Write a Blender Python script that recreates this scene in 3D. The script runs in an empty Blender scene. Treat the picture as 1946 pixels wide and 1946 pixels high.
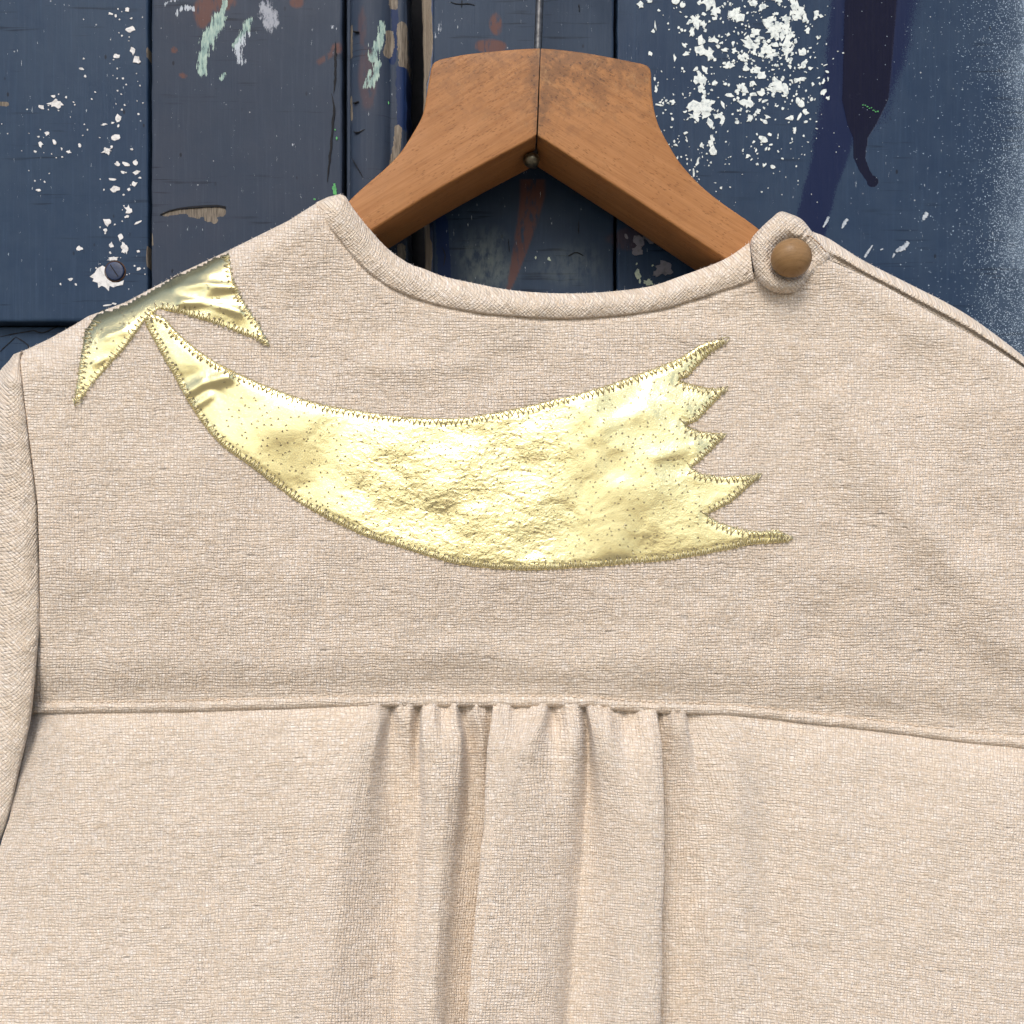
import bpy, bmesh, math, random
import numpy as np
from mathutils import Vector, geometry as mgeo

random.seed(7)
RNG = np.random.default_rng(11)
scene = bpy.context.scene

# ---------------------------------------------------------------- scale and camera
S = 0.00023            # metres per photo pixel on the cloth plane (y = 0)
D = 0.42               # camera distance to the cloth plane
VX, VY = 960.0, 1140.0 # where the optical axis meets the picture
N = 1946.0

cam_d = bpy.data.cameras.new('camera')
cam = bpy.data.objects.new('camera', cam_d)
scene.collection.objects.link(cam)
cam.location = (0, -D, 0)
cam.rotation_euler = (math.radians(90), 0, 0)
cam_d.sensor_width = 36.0
cam_d.lens = 36.0 * D / (N * S)
cam_d.shift_x = (N / 2 - VX) / N
cam_d.shift_y = (VY - N / 2) / N
cam_d.clip_start = 0.01
cam_d.clip_end = 5000
scene.camera = cam

# ---------------------------------------------------------------- sky, sun, exposure
SUN_EL, SUN_AZ = math.radians(45), math.radians(191)   # azimuth from +Y, clockwise
world = bpy.data.worlds.new('World')
scene.world = world
world.use_nodes = True
wn = world.node_tree.nodes
wl = world.node_tree.links
wn.clear()
sky = wn.new('ShaderNodeTexSky')
sky.sky_type = 'NISHITA'
sky.sun_disc = False
sky.sun_elevation = SUN_EL
sky.sun_rotation = SUN_AZ
sky.air_density = 1.0
sky.dust_density = 2.4
sky.ozone_density = 1.0
bg = wn.new('ShaderNodeBackground')
bg.inputs['Strength'].default_value = 0.12
wo = wn.new('ShaderNodeOutputWorld')
wl.new(sky.outputs[0], bg.inputs[0])
wl.new(bg.outputs[0], wo.inputs[0])

sun_d = bpy.data.lights.new('sun', 'SUN')
sun_d.energy = 1.2
sun_d.angle = math.radians(22)
sun_d.color = (1.0, 0.975, 0.955)
sun = bpy.data.objects.new('sun', sun_d)
scene.collection.objects.link(sun)
sd = Vector((math.sin(SUN_AZ) * math.cos(SUN_EL), math.cos(SUN_AZ) * math.cos(SUN_EL), math.sin(SUN_EL)))
sun.rotation_euler = sd.to_track_quat('Z', 'Y').to_euler()
sun.location = (0, -2, 3)

scene.render.engine = 'CYCLES'
scene.view_settings.view_transform = 'Standard'
scene.view_settings.look = 'None'
scene.view_settings.exposure = 0.50
scene.view_settings.gamma = 1.0
scene.view_settings.use_curve_mapping = False
scene.cycles.max_bounces = 5
scene.cycles.diffuse_bounces = 3
scene.cycles.caustics_reflective = False
scene.cycles.caustics_refractive = False
scene.render.filter_size = 1.2
scene.cycles.use_adaptive_sampling = True
scene.cycles.adaptive_threshold = 0.03
scene.cycles.adaptive_min_samples = 20

# ---------------------------------------------------------------- helpers
def W(px, py, y):
    px = np.asarray(px, float); py = np.asarray(py, float); y = np.asarray(y, float)
    k = (D + y) / D
    return np.stack(np.broadcast_arrays((px - VX) * S * k, y, (VY - py) * S * k), -1)

_NT = {}
def vnoise(x, y, seed):
    r = _NT.get(seed)
    if r is None:
        r = np.random.default_rng(seed).random((257, 257))
        r[256] = r[0]; r[:, 256] = r[:, 0]; _NT[seed] = r
    xi = np.floor(x).astype(int); yi = np.floor(y).astype(int)
    fx = x - xi; fy = y - yi
    xi %= 256; yi %= 256
    fx = fx * fx * fx * (fx * (fx * 6 - 15) + 10); fy = fy * fy * fy * (fy * (fy * 6 - 15) + 10)
    a = r[yi, xi] * (1 - fx) + r[yi, xi + 1] * fx
    b = r[yi + 1, xi] * (1 - fx) + r[yi + 1, xi + 1] * fx
    return (a * (1 - fy) + b * fy) * 2 - 1

def fbm(x, y, scale, seed, octv=3, gain=0.5):
    x = np.asarray(x, float) / scale; y = np.asarray(y, float) / scale
    t = 0; a = 1.0; n = 0
    for i in range(octv):
        t = t + a * vnoise(x * 2 ** i + 31.7 * i, y * 2 ** i + 11.3 * i, seed + i); n += a; a *= gain
    return t / n

def sstep(a, b, x):
    t = np.clip((x - a) / (b - a), 0, 1)
    return t * t * (3 - 2 * t)

def seg_dist(px, py, poly):
    px = np.asarray(px, float); py = np.asarray(py, float)
    best = np.full(np.broadcast(px, py).shape, 1e9)
    for (ax, ay), (bx, by) in zip(poly[:-1], poly[1:]):
        dx, dy = bx - ax, by - ay
        t = np.clip(((px - ax) * dx + (py - ay) * dy) / (dx * dx + dy * dy + 1e-9), 0, 1)
        best = np.minimum(best, np.hypot(px - ax - t * dx, py - ay - t * dy))
    return best

def catmull(P, n_per=8, closed=False):
    P = np.asarray(P, float)
    Q = []
    m = len(P)
    rng = m if closed else m - 1
    for i in range(rng):
        if closed:
            p0, p1, p2, p3 = P[(i - 1) % m], P[i], P[(i + 1) % m], P[(i + 2) % m]
        else:
            p0, p1, p2, p3 = P[max(i - 1, 0)], P[i], P[i + 1], P[min(i + 2, m - 1)]
        for k in range(n_per):
            t = k / n_per
            Q.append(0.5 * ((2 * p1) + (-p0 + p2) * t + (2 * p0 - 5 * p1 + 4 * p2 - p3) * t * t + (-p0 + 3 * p1 - 3 * p2 + p3) * t ** 3))
    if not closed:
        Q.append(P[-1])
    return np.array(Q)

def resample(P, n, closed=False):
    P = np.asarray(P, float)
    if closed:
        P = np.vstack([P, P[:1]])
    L = np.concatenate([[0], np.cumsum(np.linalg.norm(np.diff(P, axis=0), axis=1))])
    t = np.linspace(0, L[-1], n, endpoint=not closed)
    return np.stack([np.interp(t, L, P[:, k]) for k in range(P.shape[1])], -1)

def plen(P):
    return float(np.linalg.norm(np.diff(np.asarray(P, float), axis=0), axis=1).sum())

def link(o, parent=None):
    scene.collection.objects.link(o)
    if parent is not None:
        o.parent = parent
    return o

def mesh_obj(name, verts, faces, mat, parent=None, uv=None, smooth=True, attrs=None):
    me = bpy.data.meshes.new(name)
    verts = np.asarray(verts, float).reshape(-1, 3)
    if isinstance(faces, np.ndarray):
        k = faces.shape[1]
        me.vertices.add(len(verts)); me.vertices.foreach_set('co', verts.ravel())
        nf = len(faces)
        me.loops.add(nf * k); me.loops.foreach_set('vertex_index', faces.astype(np.int32).ravel())
        me.polygons.add(nf)
        me.polygons.foreach_set('loop_start', np.arange(0, nf * k, k, dtype=np.int32))
        me.update(calc_edges=True)
    else:
        me.from_pydata(verts.tolist(), [], faces)
    if uv is not None:
        lay = me.uv_layers.new(name='UVMap')
        vi = np.empty(len(me.loops), np.int32); me.loops.foreach_get('vertex_index', vi)
        lay.data.foreach_set('uv', np.asarray(uv, float).reshape(-1, 2)[vi].ravel())
    for k, v in (attrs or {}).items():
        a = me.attributes.new(k, 'FLOAT', 'POINT'); a.data.foreach_set('value', np.asarray(v, float).ravel())
    me.validate()
    if smooth:
        me.polygons.foreach_set('use_smooth', np.ones(len(me.polygons), bool))
    me.materials.append(mat)
    o = bpy.data.objects.new(name, me)
    return link(o, parent)

def grid_faces(nr, nc, closed_c=False):
    i = np.arange(nr - 1)[:, None]; j = np.arange(nc if closed_c else nc - 1)[None]
    j2 = (j + 1) % nc
    return np.stack(np.broadcast_arrays(i * nc + j, i * nc + j2, (i + 1) * nc + j2, (i + 1) * nc + j), -1).reshape(-1, 4)

def grid_obj(name, P, mat, parent=None, uv=None, attrs=None, closed_c=False, flip=False):
    nr, nc = P.shape[:2]
    f = grid_faces(nr, nc, closed_c)
    if flip: f = f[:, ::-1]
    return mesh_obj(name, P.reshape(-1, 3), f, mat, parent, uv, True, attrs)

def tube_arrays(path, r, sides=5, up=(0, 1, 0), cap=True):
    path = np.asarray(path, float); n = len(path)
    r = np.broadcast_to(np.asarray(r, float), (n,))
    t = np.gradient(path, axis=0); t /= np.linalg.norm(t, axis=1, keepdims=True) + 1e-12
    upv = np.array(up, float)
    a = np.cross(t, upv); na = np.linalg.norm(a, axis=1, keepdims=True)
    a = np.where(na < 1e-4, np.array([[1.0, 0, 0]]), a / (na + 1e-12)); b = np.cross(t, a)
    th = np.linspace(0, 2 * np.pi, sides, endpoint=False)
    V = path[:, None] + r[:, None, None] * (np.cos(th)[None, :, None] * a[:, None] + np.sin(th)[None, :, None] * b[:, None])
    F = [list(f) for f in grid_faces(n, sides, True)]
    if cap:
        F.append(list(range(sides))[::-1]); F.append([(n - 1) * sides + k for k in range(sides)])
    return V.reshape(-1, 3), F

class MB:
    def __init__(s): s.v = []; s.f = []; s.n = 0
    def add(s, V, F):
        V = np.asarray(V, float)
        s.v.append(V); s.f += [[i + s.n for i in f] for f in F]; s.n += len(V)
    def build(s, name, mat, parent=None, smooth=True):
        return mesh_obj(name, np.vstack(s.v), s.f, mat, parent, None, smooth)

def empty(name, loc, label=None, cat=None):
    o = bpy.data.objects.new(name, None); o.location = loc; o.empty_display_size = 0.02
    link(o)
    if label: o['label'] = label
    if cat: o['category'] = cat
    return o

def adopt(o, root):
    """keep world coordinates while parenting under an empty that is not at the origin"""
    o.parent = root
    o.matrix_parent_inverse = root.matrix_world.inverted() if root.matrix_world != root.matrix_basis else root.matrix_basis.inverted()

# ---------------------------------------------------------------- material helper
class NT:
    def __init__(s, name):
        s.m = bpy.data.materials.new(name); s.m.use_nodes = True
        s.t = s.m.node_tree; s.t.nodes.clear()
        s.out = s.t.nodes.new('ShaderNodeOutputMaterial')
        s.p = s.t.nodes.new('ShaderNodeBsdfPrincipled')
        s.t.links.new(s.p.outputs[0], s.out.inputs[0])
    def n(s, typ, **kw):
        nd = s.t.nodes.new(typ)
        for k, v in kw.items(): setattr(nd, k, v)
        return nd
    def put(s, sock, v):
        if hasattr(v, 'links') or isinstance(v, bpy.types.NodeSocket): s.t.links.new(v, sock)
        else: sock.default_value = v
    def math(s, op, a, b=None, c=None, clamp=False):
        nd = s.n('ShaderNodeMath', operation=op, use_clamp=clamp)
        s.put(nd.inputs[0], a)
        if b is not None: s.put(nd.inputs[1], b)
        if c is not None: s.put(nd.inputs[2], c)
        return nd.outputs[0]
    def ss(s, a, b, v):
        nd = s.n('ShaderNodeMapRange', interpolation_type='SMOOTHSTEP')
        s.put(nd.inputs['Value'], v); s.put(nd.inputs['From Min'], a); s.put(nd.inputs['From Max'], b)
        return nd.outputs[0]
    def mix(s, f, a, b, mode='MIX'):
        nd = s.n('ShaderNodeMix', data_type='RGBA', blend_type=mode)
        s.put(nd.inputs[0], f); s.put(nd.inputs[6], a if not isinstance(a, tuple) else (*a, 1)[:4]); s.put(nd.inputs[7], b if not isinstance(b, tuple) else (*b, 1)[:4])
        return nd.outputs[2]
    def uv(s):
        return s.n('ShaderNodeUVMap', uv_map='UVMap').outputs[0]
    def obj(s):
        return s.n('ShaderNodeTexCoord').outputs['Object']
    def attr(s, name):
        return s.n('ShaderNodeAttribute', attribute_name=name).outputs['Fac']
    def mapv(s, v, scale=(1, 1, 1), loc=(0, 0, 0), rot=(0, 0, 0)):
        nd = s.n('ShaderNodeMapping'); s.put(nd.inputs['Vector'], v)
        nd.inputs['Scale'].default_value = scale; nd.inputs['Location'].default_value = loc; nd.inputs['Rotation'].default_value = rot
        return nd.outputs[0]
    def noise(s, v, scale=1, detail=2, rough=0.5, dist=0.0):
        nd = s.n('ShaderNodeTexNoise'); s.put(nd.inputs['Vector'], v)
        nd.inputs['Scale'].default_value = scale; nd.inputs['Detail'].default_value = detail
        nd.inputs['Roughness'].default_value = rough; nd.inputs['Distortion'].default_value = dist
        return nd.outputs[0]
    def voro(s, v, scale=1, feature='F1', out=0, rnd=1.0):
        nd = s.n('ShaderNodeTexVoronoi', feature=feature); s.put(nd.inputs['Vector'], v)
        nd.inputs['Scale'].default_value = scale; nd.inputs['Randomness'].default_value = rnd
        return nd.outputs[out]
    def sep(s, v):
        nd = s.n('ShaderNodeSeparateXYZ'); s.put(nd.inputs[0], v); return nd.outputs
    def comb(s, x, y, z=0.0):
        nd = s.n('ShaderNodeCombineXYZ'); s.put(nd.inputs[0], x); s.put(nd.inputs[1], y); s.put(nd.inputs[2], z); return nd.outputs[0]
    def bump(s, h, dist, strength=1.0, normal=None):
        nd = s.n('ShaderNodeBump'); s.put(nd.inputs['Height'], h)
        nd.inputs['Distance'].default_value = dist; nd.inputs['Strength'].default_value = strength
        if normal is not None: s.put(nd.inputs['Normal'], normal)
        return nd.outputs[0]
    def set(s, **kw):
        names = {'col': 'Base Color', 'rough': 'Roughness', 'metal': 'Metallic', 'spec': 'Specular IOR Level', 'nor': 'Normal',
                 'coat': 'Coat Weight', 'coatr': 'Coat Roughness', 'sheen': 'Sheen Weight', 'sheenr': 'Sheen Roughness', 'sheent': 'Sheen Tint'}
        for k, v in kw.items():
            if isinstance(v, tuple) and len(v) == 3: v = (*v, 1)
            s.put(s.p.inputs[names[k]], v)
        return s.m

# ---------------------------------------------------------------- materials
def linen(name, thread=(0.815, 0.70, 0.565), warm=(0.775, 0.63, 0.465), gap=(0.50, 0.365, 0.24), period=5.9, depth=0.00065):
    m = NT(name)
    uv = m.uv()
    wob = m.n('ShaderNodeTexNoise'); m.put(wob.inputs['Vector'], uv); wob.inputs['Scale'].default_value = 0.024; wob.inputs['Detail'].default_value = 1
    va = m.n('ShaderNodeVectorMath', operation='SUBTRACT'); m.put(va.inputs[0], wob.outputs['Color']); va.inputs[1].default_value = (0.5, 0.5, 0.5)
    vs = m.n('ShaderNodeVectorMath', operation='SCALE'); m.put(vs.inputs[0], va.outputs[0]); vs.inputs['Scale'].default_value = 9
    vb = m.n('ShaderNodeVectorMath', operation='ADD'); m.put(vb.inputs[0], uv); m.put(vb.inputs[1], vs.outputs[0])
    xyz = m.sep(vb.outputs[0])
    # thick-and-thin yarn: jitter each thread a little along its length
    jx = m.noise(m.mapv(uv, (0.33, 0.03, 1)), 1, 0); jy = m.noise(m.mapv(uv, (0.03, 0.33, 1), (7, 3, 0)), 1, 0)
    U = m.math('ADD', m.math('DIVIDE', xyz[0], period), m.math('MULTIPLY', m.math('SUBTRACT', jx, 0.5), 0.9))
    V = m.math('ADD', m.math('DIVIDE', xyz[1], period * 0.93), m.math('MULTIPLY', m.math('SUBTRACT', jy, 0.5), 0.9))
    wp = m.math('POWER', m.math('ABSOLUTE', m.math('SINE', m.math('MULTIPLY', U, math.pi))), 1.8)
    wf = m.math('POWER', m.math('ABSOLUTE', m.math('SINE', m.math('MULTIPLY', V, math.pi))), 1.8)
    fu = m.math('FLOOR', U); fv = m.math('FLOOR', V)
    chk = m.math('GREATER_THAN', m.math('ABSOLUTE', m.math('FLOORED_MODULO', m.math('ADD', fu, fv), 2.0)), 0.5)
    ha = m.math('MULTIPLY', wp, m.math('MULTIPLY_ADD', wf, 0.55, 0.45))
    hb = m.math('MULTIPLY', wf, m.math('MULTIPLY_ADD', wp, 0.55, 0.45))
    hm = m.n('ShaderNodeMix', data_type='FLOAT'); m.put(hm.inputs[0], chk); m.put(hm.inputs[2], ha); m.put(hm.inputs[3], hb)
    h = hm.outputs[0]
    # per-thread tone
    wn1 = m.n('ShaderNodeTexWhiteNoise', noise_dimensions='2D'); m.put(wn1.inputs['Vector'], m.comb(m.math('FLOOR', m.math('MULTIPLY', U, 1.0)), m.math('FLOOR', m.math('MULTIPLY', V, 0.2))))
    wn2 = m.n('ShaderNodeTexWhiteNoise', noise_dimensions='2D'); m.put(wn2.inputs['Vector'], m.comb(m.math('FLOOR', m.math('MULTIPLY', U, 0.14)), fv))
    wn3 = m.n('ShaderNodeTexWhiteNoise', noise_dimensions='2D'); m.put(wn3.inputs['Vector'], m.comb(fu, fv))
    slub = m.noise(m.mapv(uv, (0.012, 0.12, 1)), 1, 2, 0.6)
    patch = m.noise(uv, 0.014, 2, 0.6)
    c = m.mix(m.math('MULTIPLY', m.ss(0.42, 0.66, m.math('MULTIPLY_ADD', slub, 0.6, m.math('MULTIPLY', patch, 0.42))), 0.40), thread, warm)
    c = m.mix(m.math('MULTIPLY', wn2.outputs[0], 0.12), c, warm)
    c = m.mix(m.math('MULTIPLY', wn1.outputs[0], 0.20), c, (0.88, 0.78, 0.68))
    c = m.mix(m.math('MULTIPLY', m.math('POWER', wn3.outputs[0], 2.5), 0.50), c, (0.95, 0.88, 0.80))
    c = m.mix(m.math('MULTIPLY', m.ss(0.55, 0.08, h), 0.48), c, gap)
    thick = m.ss(0.93, 0.97, wn2.outputs[0])
    c = m.mix(m.math('MULTIPLY', thick, 0.22), c, (0.90, 0.81, 0.69))
    nub = m.noise(m.mapv(uv, (0.085, 0.095, 1), (2, 6, 0)), 1, 2, 0.65)
    c = m.mix(m.math('MULTIPLY', m.ss(0.60, 0.36, nub), 0.22), c, gap)
    # slub lumps
    vn = m.n('ShaderNodeTexVoronoi'); m.put(vn.inputs['Vector'], m.mapv(uv, (0.016, 0.030, 1))); vn.inputs['Scale'].default_value = 1
    lump = m.math('MULTIPLY', m.ss(0.20, 0.0, vn.outputs[0]), m.math('GREATER_THAN', m.sep(vn.outputs[1])[0], 0.5))
    c = m.mix(m.math('MULTIPLY', lump, 0.30), c, (0.90, 0.81, 0.71))
    hh = m.math('MULTIPLY_ADD', lump, 1.3, m.math('MULTIPLY_ADD', nub, 1.5, m.math('MULTIPLY', h, 0.8)))
    hh = m.math('MULTIPLY_ADD', thick, 0.45, m.math('MULTIPLY_ADD', slub, 0.5, hh))
    return m.set(col=c, rough=0.92, spec=0.12, sheen=0.40, sheenr=0.40, nor=m.bump(hh, depth, 0.9))

M = {}
M['linen'] = linen('cream_linen')
M['linen_bias'] = linen('cream_linen_bias', thread=(0.82, 0.705, 0.56), period=5.7)

def gold():
    m = NT('gold_lame')
    uv = m.uv()
    crink = m.attr('crinkle')
    n1 = m.noise(uv, 0.014, 2, 0.5, 0.6)
    n2 = m.noise(m.mapv(uv, (0.050, 0.075, 1), (5, 2, 0), (0, 0, .5)), 1, 2, 0.5, 0.6)
    n3 = m.noise(uv, 0.16, 2, 0.5, 0.5)
    h = m.math('MULTIPLY_ADD', n2, m.math('MULTIPLY_ADD', crink, 0.30, 0.02), m.math('MULTIPLY', n1, 0.55))
    h = m.math('MULTIPLY_ADD', n3, m.math('MULTIPLY_ADD', crink, 0.15, 0.006), h)
    x = m.sep(uv)
    tw = m.math('SINE', m.math('MULTIPLY', m.math('ADD', x[0], m.math('MULTIPLY', x[1], 1.1)), 2.2))
    h = m.math('MULTIPLY_ADD', tw, 0.006, h)
    spk = m.n('ShaderNodeTexWhiteNoise', noise_dimensions='2D'); m.put(spk.inputs['Vector'], m.comb(m.math('FLOOR', m.math('DIVIDE', x[0], 1.7)), m.math('FLOOR', m.math('DIVIDE', x[1], 1.7))))
    h = m.math('MULTIPLY_ADD', spk.outputs[0], 0.012, h)
    worn = m.math('MULTIPLY', m.ss(0.52, 0.72, m.noise(uv, 0.03, 5, 0.7)), m.ss(0.35, 0.9, crink))  # tan reflections of the ground, painted into the foil colour rather than wear
    c = m.mix(m.math('MULTIPLY', worn, 0.5), (0.87, 0.765, 0.40), (0.60, 0.44, 0.235))
    return m.set(col=c, metal=0.93, rough=m.math('MULTIPLY_ADD', worn, 0.14, 0.17), nor=m.bump(h, 0.0017, 0.8))
M['gold'] = gold()

def simple(name, col, rough=0.5, metal=0.0, nscale=800, var=0.25, bumpd=0.0, spec=0.5, col2=None, stretch=(1, 1, 1)):
    m = NT(name)
    o = m.obj()
    nz = m.noise(m.mapv(o, stretch), nscale, 4, 0.6)
    c2 = col2 or tuple(v * (1 - var) for v in col)
    c = m.mix(m.ss(0.35, 0.65, nz), col, c2)
    kw = dict(col=c, rough=rough, metal=metal, spec=spec)
    if bumpd: kw['nor'] = m.bump(nz, bumpd, 1.0)
    return m.set(**kw)

M['thread_gold'] = simple('gold_thread', (0.90, 0.80, 0.50), 0.34, 0.75, 1500, 0.4, col2=(0.62, 0.54, 0.33))
M['hole'] = simple('needle_hole', (0.27, 0.22, 0.13), 0.8, 0, 900, 0.3)
M['thread_cream'] = simple('cream_thread', (0.72, 0.57, 0.42), 0.75, 0, 1500, 0.15)
M['thread_tan'] = simple('tan_thread', (0.50, 0.33, 0.19), 0.8, 0, 1500, 0.2)
M['fibre'] = simple('loose_fibre', (0.90, 0.82, 0.74), 0.8, 0, 700, 0.1)

def wood(name, c1, c2, dark, fleck=0.6, grime=0.0, rough=0.42):
    m = NT(name)
    uv = m.uv()
    g = m.noise(m.mapv(uv, (0.004, 0.11, 1)), 1, 5, 0.6, 0.4)
    g2 = m.noise(m.mapv(uv, (0.012, 0.45, 1), (4, 4, 0)), 1, 3, 0.6)
    p = m.noise(uv, 0.012, 3, 0.55)
    c = m.mix(m.ss(0.3, 0.7, m.math('MULTIPLY_ADD', g, 0.7, m.math('MULTIPLY', p, 0.3))), c1, c2)
    c = m.mix(m.math('MULTIPLY', m.ss(0.45, 0.75, g2), 0.35), c, dark)
    fl = m.math('MULTIPLY', m.ss(0.30, 0.16, m.voro(m.mapv(uv, (0.075, 0.30, 1)), 1, 'F1', 0)), m.ss(0.36, 0.56, m.noise(uv, 0.02, 2)))
    c = m.mix(m.math('MULTIPLY', fl, fleck), c, dark)
    if grime:
        at = m.attr('grime')
        gm = m.noise(uv, 0.030, 6, 0.75, 0.3)
        gk = m.math('MULTIPLY', m.ss(0.50, 0.70, m.math('MULTIPLY_ADD', at, 0.16, gm)), m.math('MULTIPLY_ADD', at, 0.46, 0.12))
        c = m.mix(gk, c, (0.105, 0.058, 0.034))
        sp = m.noise(uv, 0.16, 4, 0.7)
        c = m.mix(m.math('MULTIPLY', m.math('MULTIPLY', m.ss(0.54, 0.68, sp), at), 0.85), c, (0.045, 0.03, 0.03))
        wr = m.noise(m.mapv(uv, (1, 1, 1), (40, 9, 0)), 0.02, 4, 0.7, 0.8)
        c = m.mix(m.math('MULTIPLY', m.math('MULTIPLY', m.ss(0.56, 0.68, wr), at), 0.5), c, (0.46, 0.27, 0.12))
    h = m.math('MULTIPLY_ADD', g2, 0.6, m.math('MULTIPLY', fl, -0.8))
    return m.set(col=c, rough=m.math('MULTIPLY_ADD', p, 0.2, rough - 0.1), spec=0.16, nor=m.bump(h, 0.00012, 0.7))
M['beech'] = wood('worn_beech', (0.45, 0.210, 0.078), (0.35, 0.150, 0.050), (0.17, 0.07, 0.026), 0.6, 1.0)
M['button'] = wood('button_wood', (0.34, 0.205, 0.095), (0.27, 0.155, 0.066), (0.13, 0.07, 0.03), 0.25, 0.0, 0.32)
M['bare'] = wood('weathered_wood', (0.27, 0.225, 0.165), (0.17, 0.135, 0.10), (0.05, 0.04, 0.032), 0.5, 0.0, 0.8)
M['metal'] = simple('hook_steel', (0.13, 0.13, 0.13), 0.45, 0.8, 500, 0.45)
M['brass'] = simple('dark_brass', (0.22, 0.20, 0.14), 0.32, 0.85, 600, 0.45)

def paint(name, a, b, rough=0.42, seedloc=(0, 0, 0), grain=(1, 1, 1)):
    m = NT(name)
    o = m.mapv(m.obj(), (1, 1, 1), seedloc)
    n1 = m.noise(o, 14, 3, 0.6)
    n2 = m.noise(o, 95, 4, 0.65)
    st = m.noise(m.mapv(o, (900, 900, 35)), 1, 1, 0.6)       # brush strokes run up and down
    sh = m.noise(m.mapv(o, (30, 30, 520)), 1, 2, 0.65)       # checks across
    c = m.mix(m.ss(0.32, 0.68, m.math('MULTIPLY_ADD', n1, 0.6, m.math('MULTIPLY', n2, 0.4))), a, b)
    c = m.mix(m.math('MULTIPLY', m.ss(0.5, 0.8, st), 0.22), c, tuple(v * 1.5 for v in b))
    ck = m.math('MULTIPLY', m.ss(0.60, 0.70, sh), m.ss(0.42, 0.62, m.noise(o, 26, 3)))
    c = m.mix(m.math('MULTIPLY', ck, 0.65), c, tuple(v * 0.30 for v in a))
    # fine scratches and pits
    pit = m.math('MULTIPLY', m.ss(0.13, 0.07, m.voro(m.mapv(o, (1, 1, 0.55)), 170, 'F1', 0)), m.ss(0.50, 0.62, m.noise(o, 40, 2)))
    c = m.mix(m.math('MULTIPLY', pit, 0.8), c, (0.012, 0.014, 0.02))
    dust = m.math('MULTIPLY', m.ss(0.075, 0.03, m.voro(m.mapv(o, (1, 1, 1), (3, 1, 2)), 150, 'F1', 0)), m.ss(0.55, 0.66, m.noise(o, 33, 2)))
    c = m.mix(m.math('MULTIPLY', dust, 0.8), c, (0.50, 0.52, 0.52))
    # painted-on layers carried by the boards
    worn = m.math('MULTIPLY', m.attr('worn'), m.ss(0.30, 0.62, m.noise(m.mapv(o, (1, 1, 0.5)), 260, 4, 0.65)))
    c = m.mix(m.math('MULTIPLY', worn, 0.8), c, (0.16, 0.19, 0.18))
    rust = m.math('MULTIPLY', m.attr('rust'), m.ss(0.28, 0.5, m.noise(m.mapv(o, (1, 1, 0.3)), 420, 3, 0.6)))
    c = m.mix(m.math('MULTIPLY', rust, 0.85), c, (0.125, 0.056, 0.042))
    chalk = m.ss(0.50, 0.62, m.math('MULTIPLY_ADD', m.attr('chalk'), 0.42, m.math('MULTIPLY', m.noise(m.mapv(o, (1, 1, 0.45)), 600, 3, 0.7), 0.55)))
    c = m.mix(m.math('MULTIPLY', chalk, 0.75), c, (0.42, 0.44, 0.48))
    sm = m.math('SUBTRACT', m.noise(m.mapv(o, (1, 1, 0.22), (0, 0, 0), (0, .45, 0)), 900, 4, 0.7), 0.5)
    edge = m.math('SUBTRACT', m.noise(o, 420, 4, 0.65), 0.5)
    on = m.ss(0.46, 0.54, m.math('MULTIPLY_ADD', edge, 0.8, m.attr('oldnavy')))
    c = m.mix(m.math('MULTIPLY', on, 0.92), c, (0.008, 0.022, 0.075))
    bw = m.ss(0.47, 0.53, m.math('MULTIPLY_ADD', edge, 0.9, m.attr('bare')))
    gr = m.noise(m.mapv(o, (1, 1, 0.06)), 2600, 3, 0.6)
    bare_c = m.mix(m.ss(0.35, 0.65, gr), (0.24, 0.20, 0.15), (0.10, 0.082, 0.062))
    c = m.mix(bw, c, bare_c)
    mi = m.ss(0.42, 0.60, m.math('MULTIPLY_ADD', sm, 2.2, m.math('MULTIPLY', m.attr('mint'), 0.85)))
    c = m.mix(m.math('MULTIPLY', mi, 0.92), c, m.mix(m.ss(-.12, .2, sm), (0.22, 0.33, 0.30), (0.46, 0.58, 0.48)))
    wh = m.ss(0.50, 0.70, m.math('MULTIPLY_ADD', sm, 2.8, m.math('MULTIPLY', m.attr('white'), 0.75)))
    c = m.mix(m.math('MULTIPLY', wh, 0.85), c, (0.52, 0.56, 0.60))
    sp = m.noise(o, 1700, 2, 0.7)
    navy = m.ss(0.42, 0.58, m.math('ADD', m.math('MULTIPLY_ADD', m.attr('navy'), 1.15, -0.07), m.math('MULTIPLY', m.math('SUBTRACT', sp, 0.5), 2.0)))
    c = m.mix(m.math('MULTIPLY', navy, 0.93), c, (0.006, 0.012, 0.048))
    drip = m.ss(0.40, 0.60, m.math('ADD', m.attr('drip'), m.math('MULTIPLY', m.math('SUBTRACT', sp, 0.5), 0.5)))
    c = m.mix(m.math('MULTIPLY', drip, 0.96), c, (0.005, 0.005, 0.018))
    v1 = m.n('ShaderNodeTexVoronoi'); m.put(v1.inputs['Vector'], o); v1.inputs['Scale'].default_value = 2300; mist_d = v1.outputs[0]; mist_c = m.sep(v1.outputs[1])
    mist = m.math('MULTIPLY', m.math('LESS_THAN', mist_c[0], m.attr('mist')), m.ss(0.52, 0.36, mist_d))
    v2 = m.n('ShaderNodeTexVoronoi'); m.put(v2.inputs['Vector'], o); v2.inputs['Scale'].default_value = 1100; mist2_d = v2.outputs[0]; mist2_c = m.sep(v2.outputs[1])
    mist2 = m.math('MULTIPLY', m.math('LESS_THAN', mist2_c[0], m.math('MULTIPLY', m.attr('mist'), 0.35)), m.ss(0.40, 0.28, mist2_d))
    c = m.mix(m.math('MULTIPLY', m.math('POWER', m.attr('mist'), 1.6), 0.45), c, (0.40, 0.50, 0.58))
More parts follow.
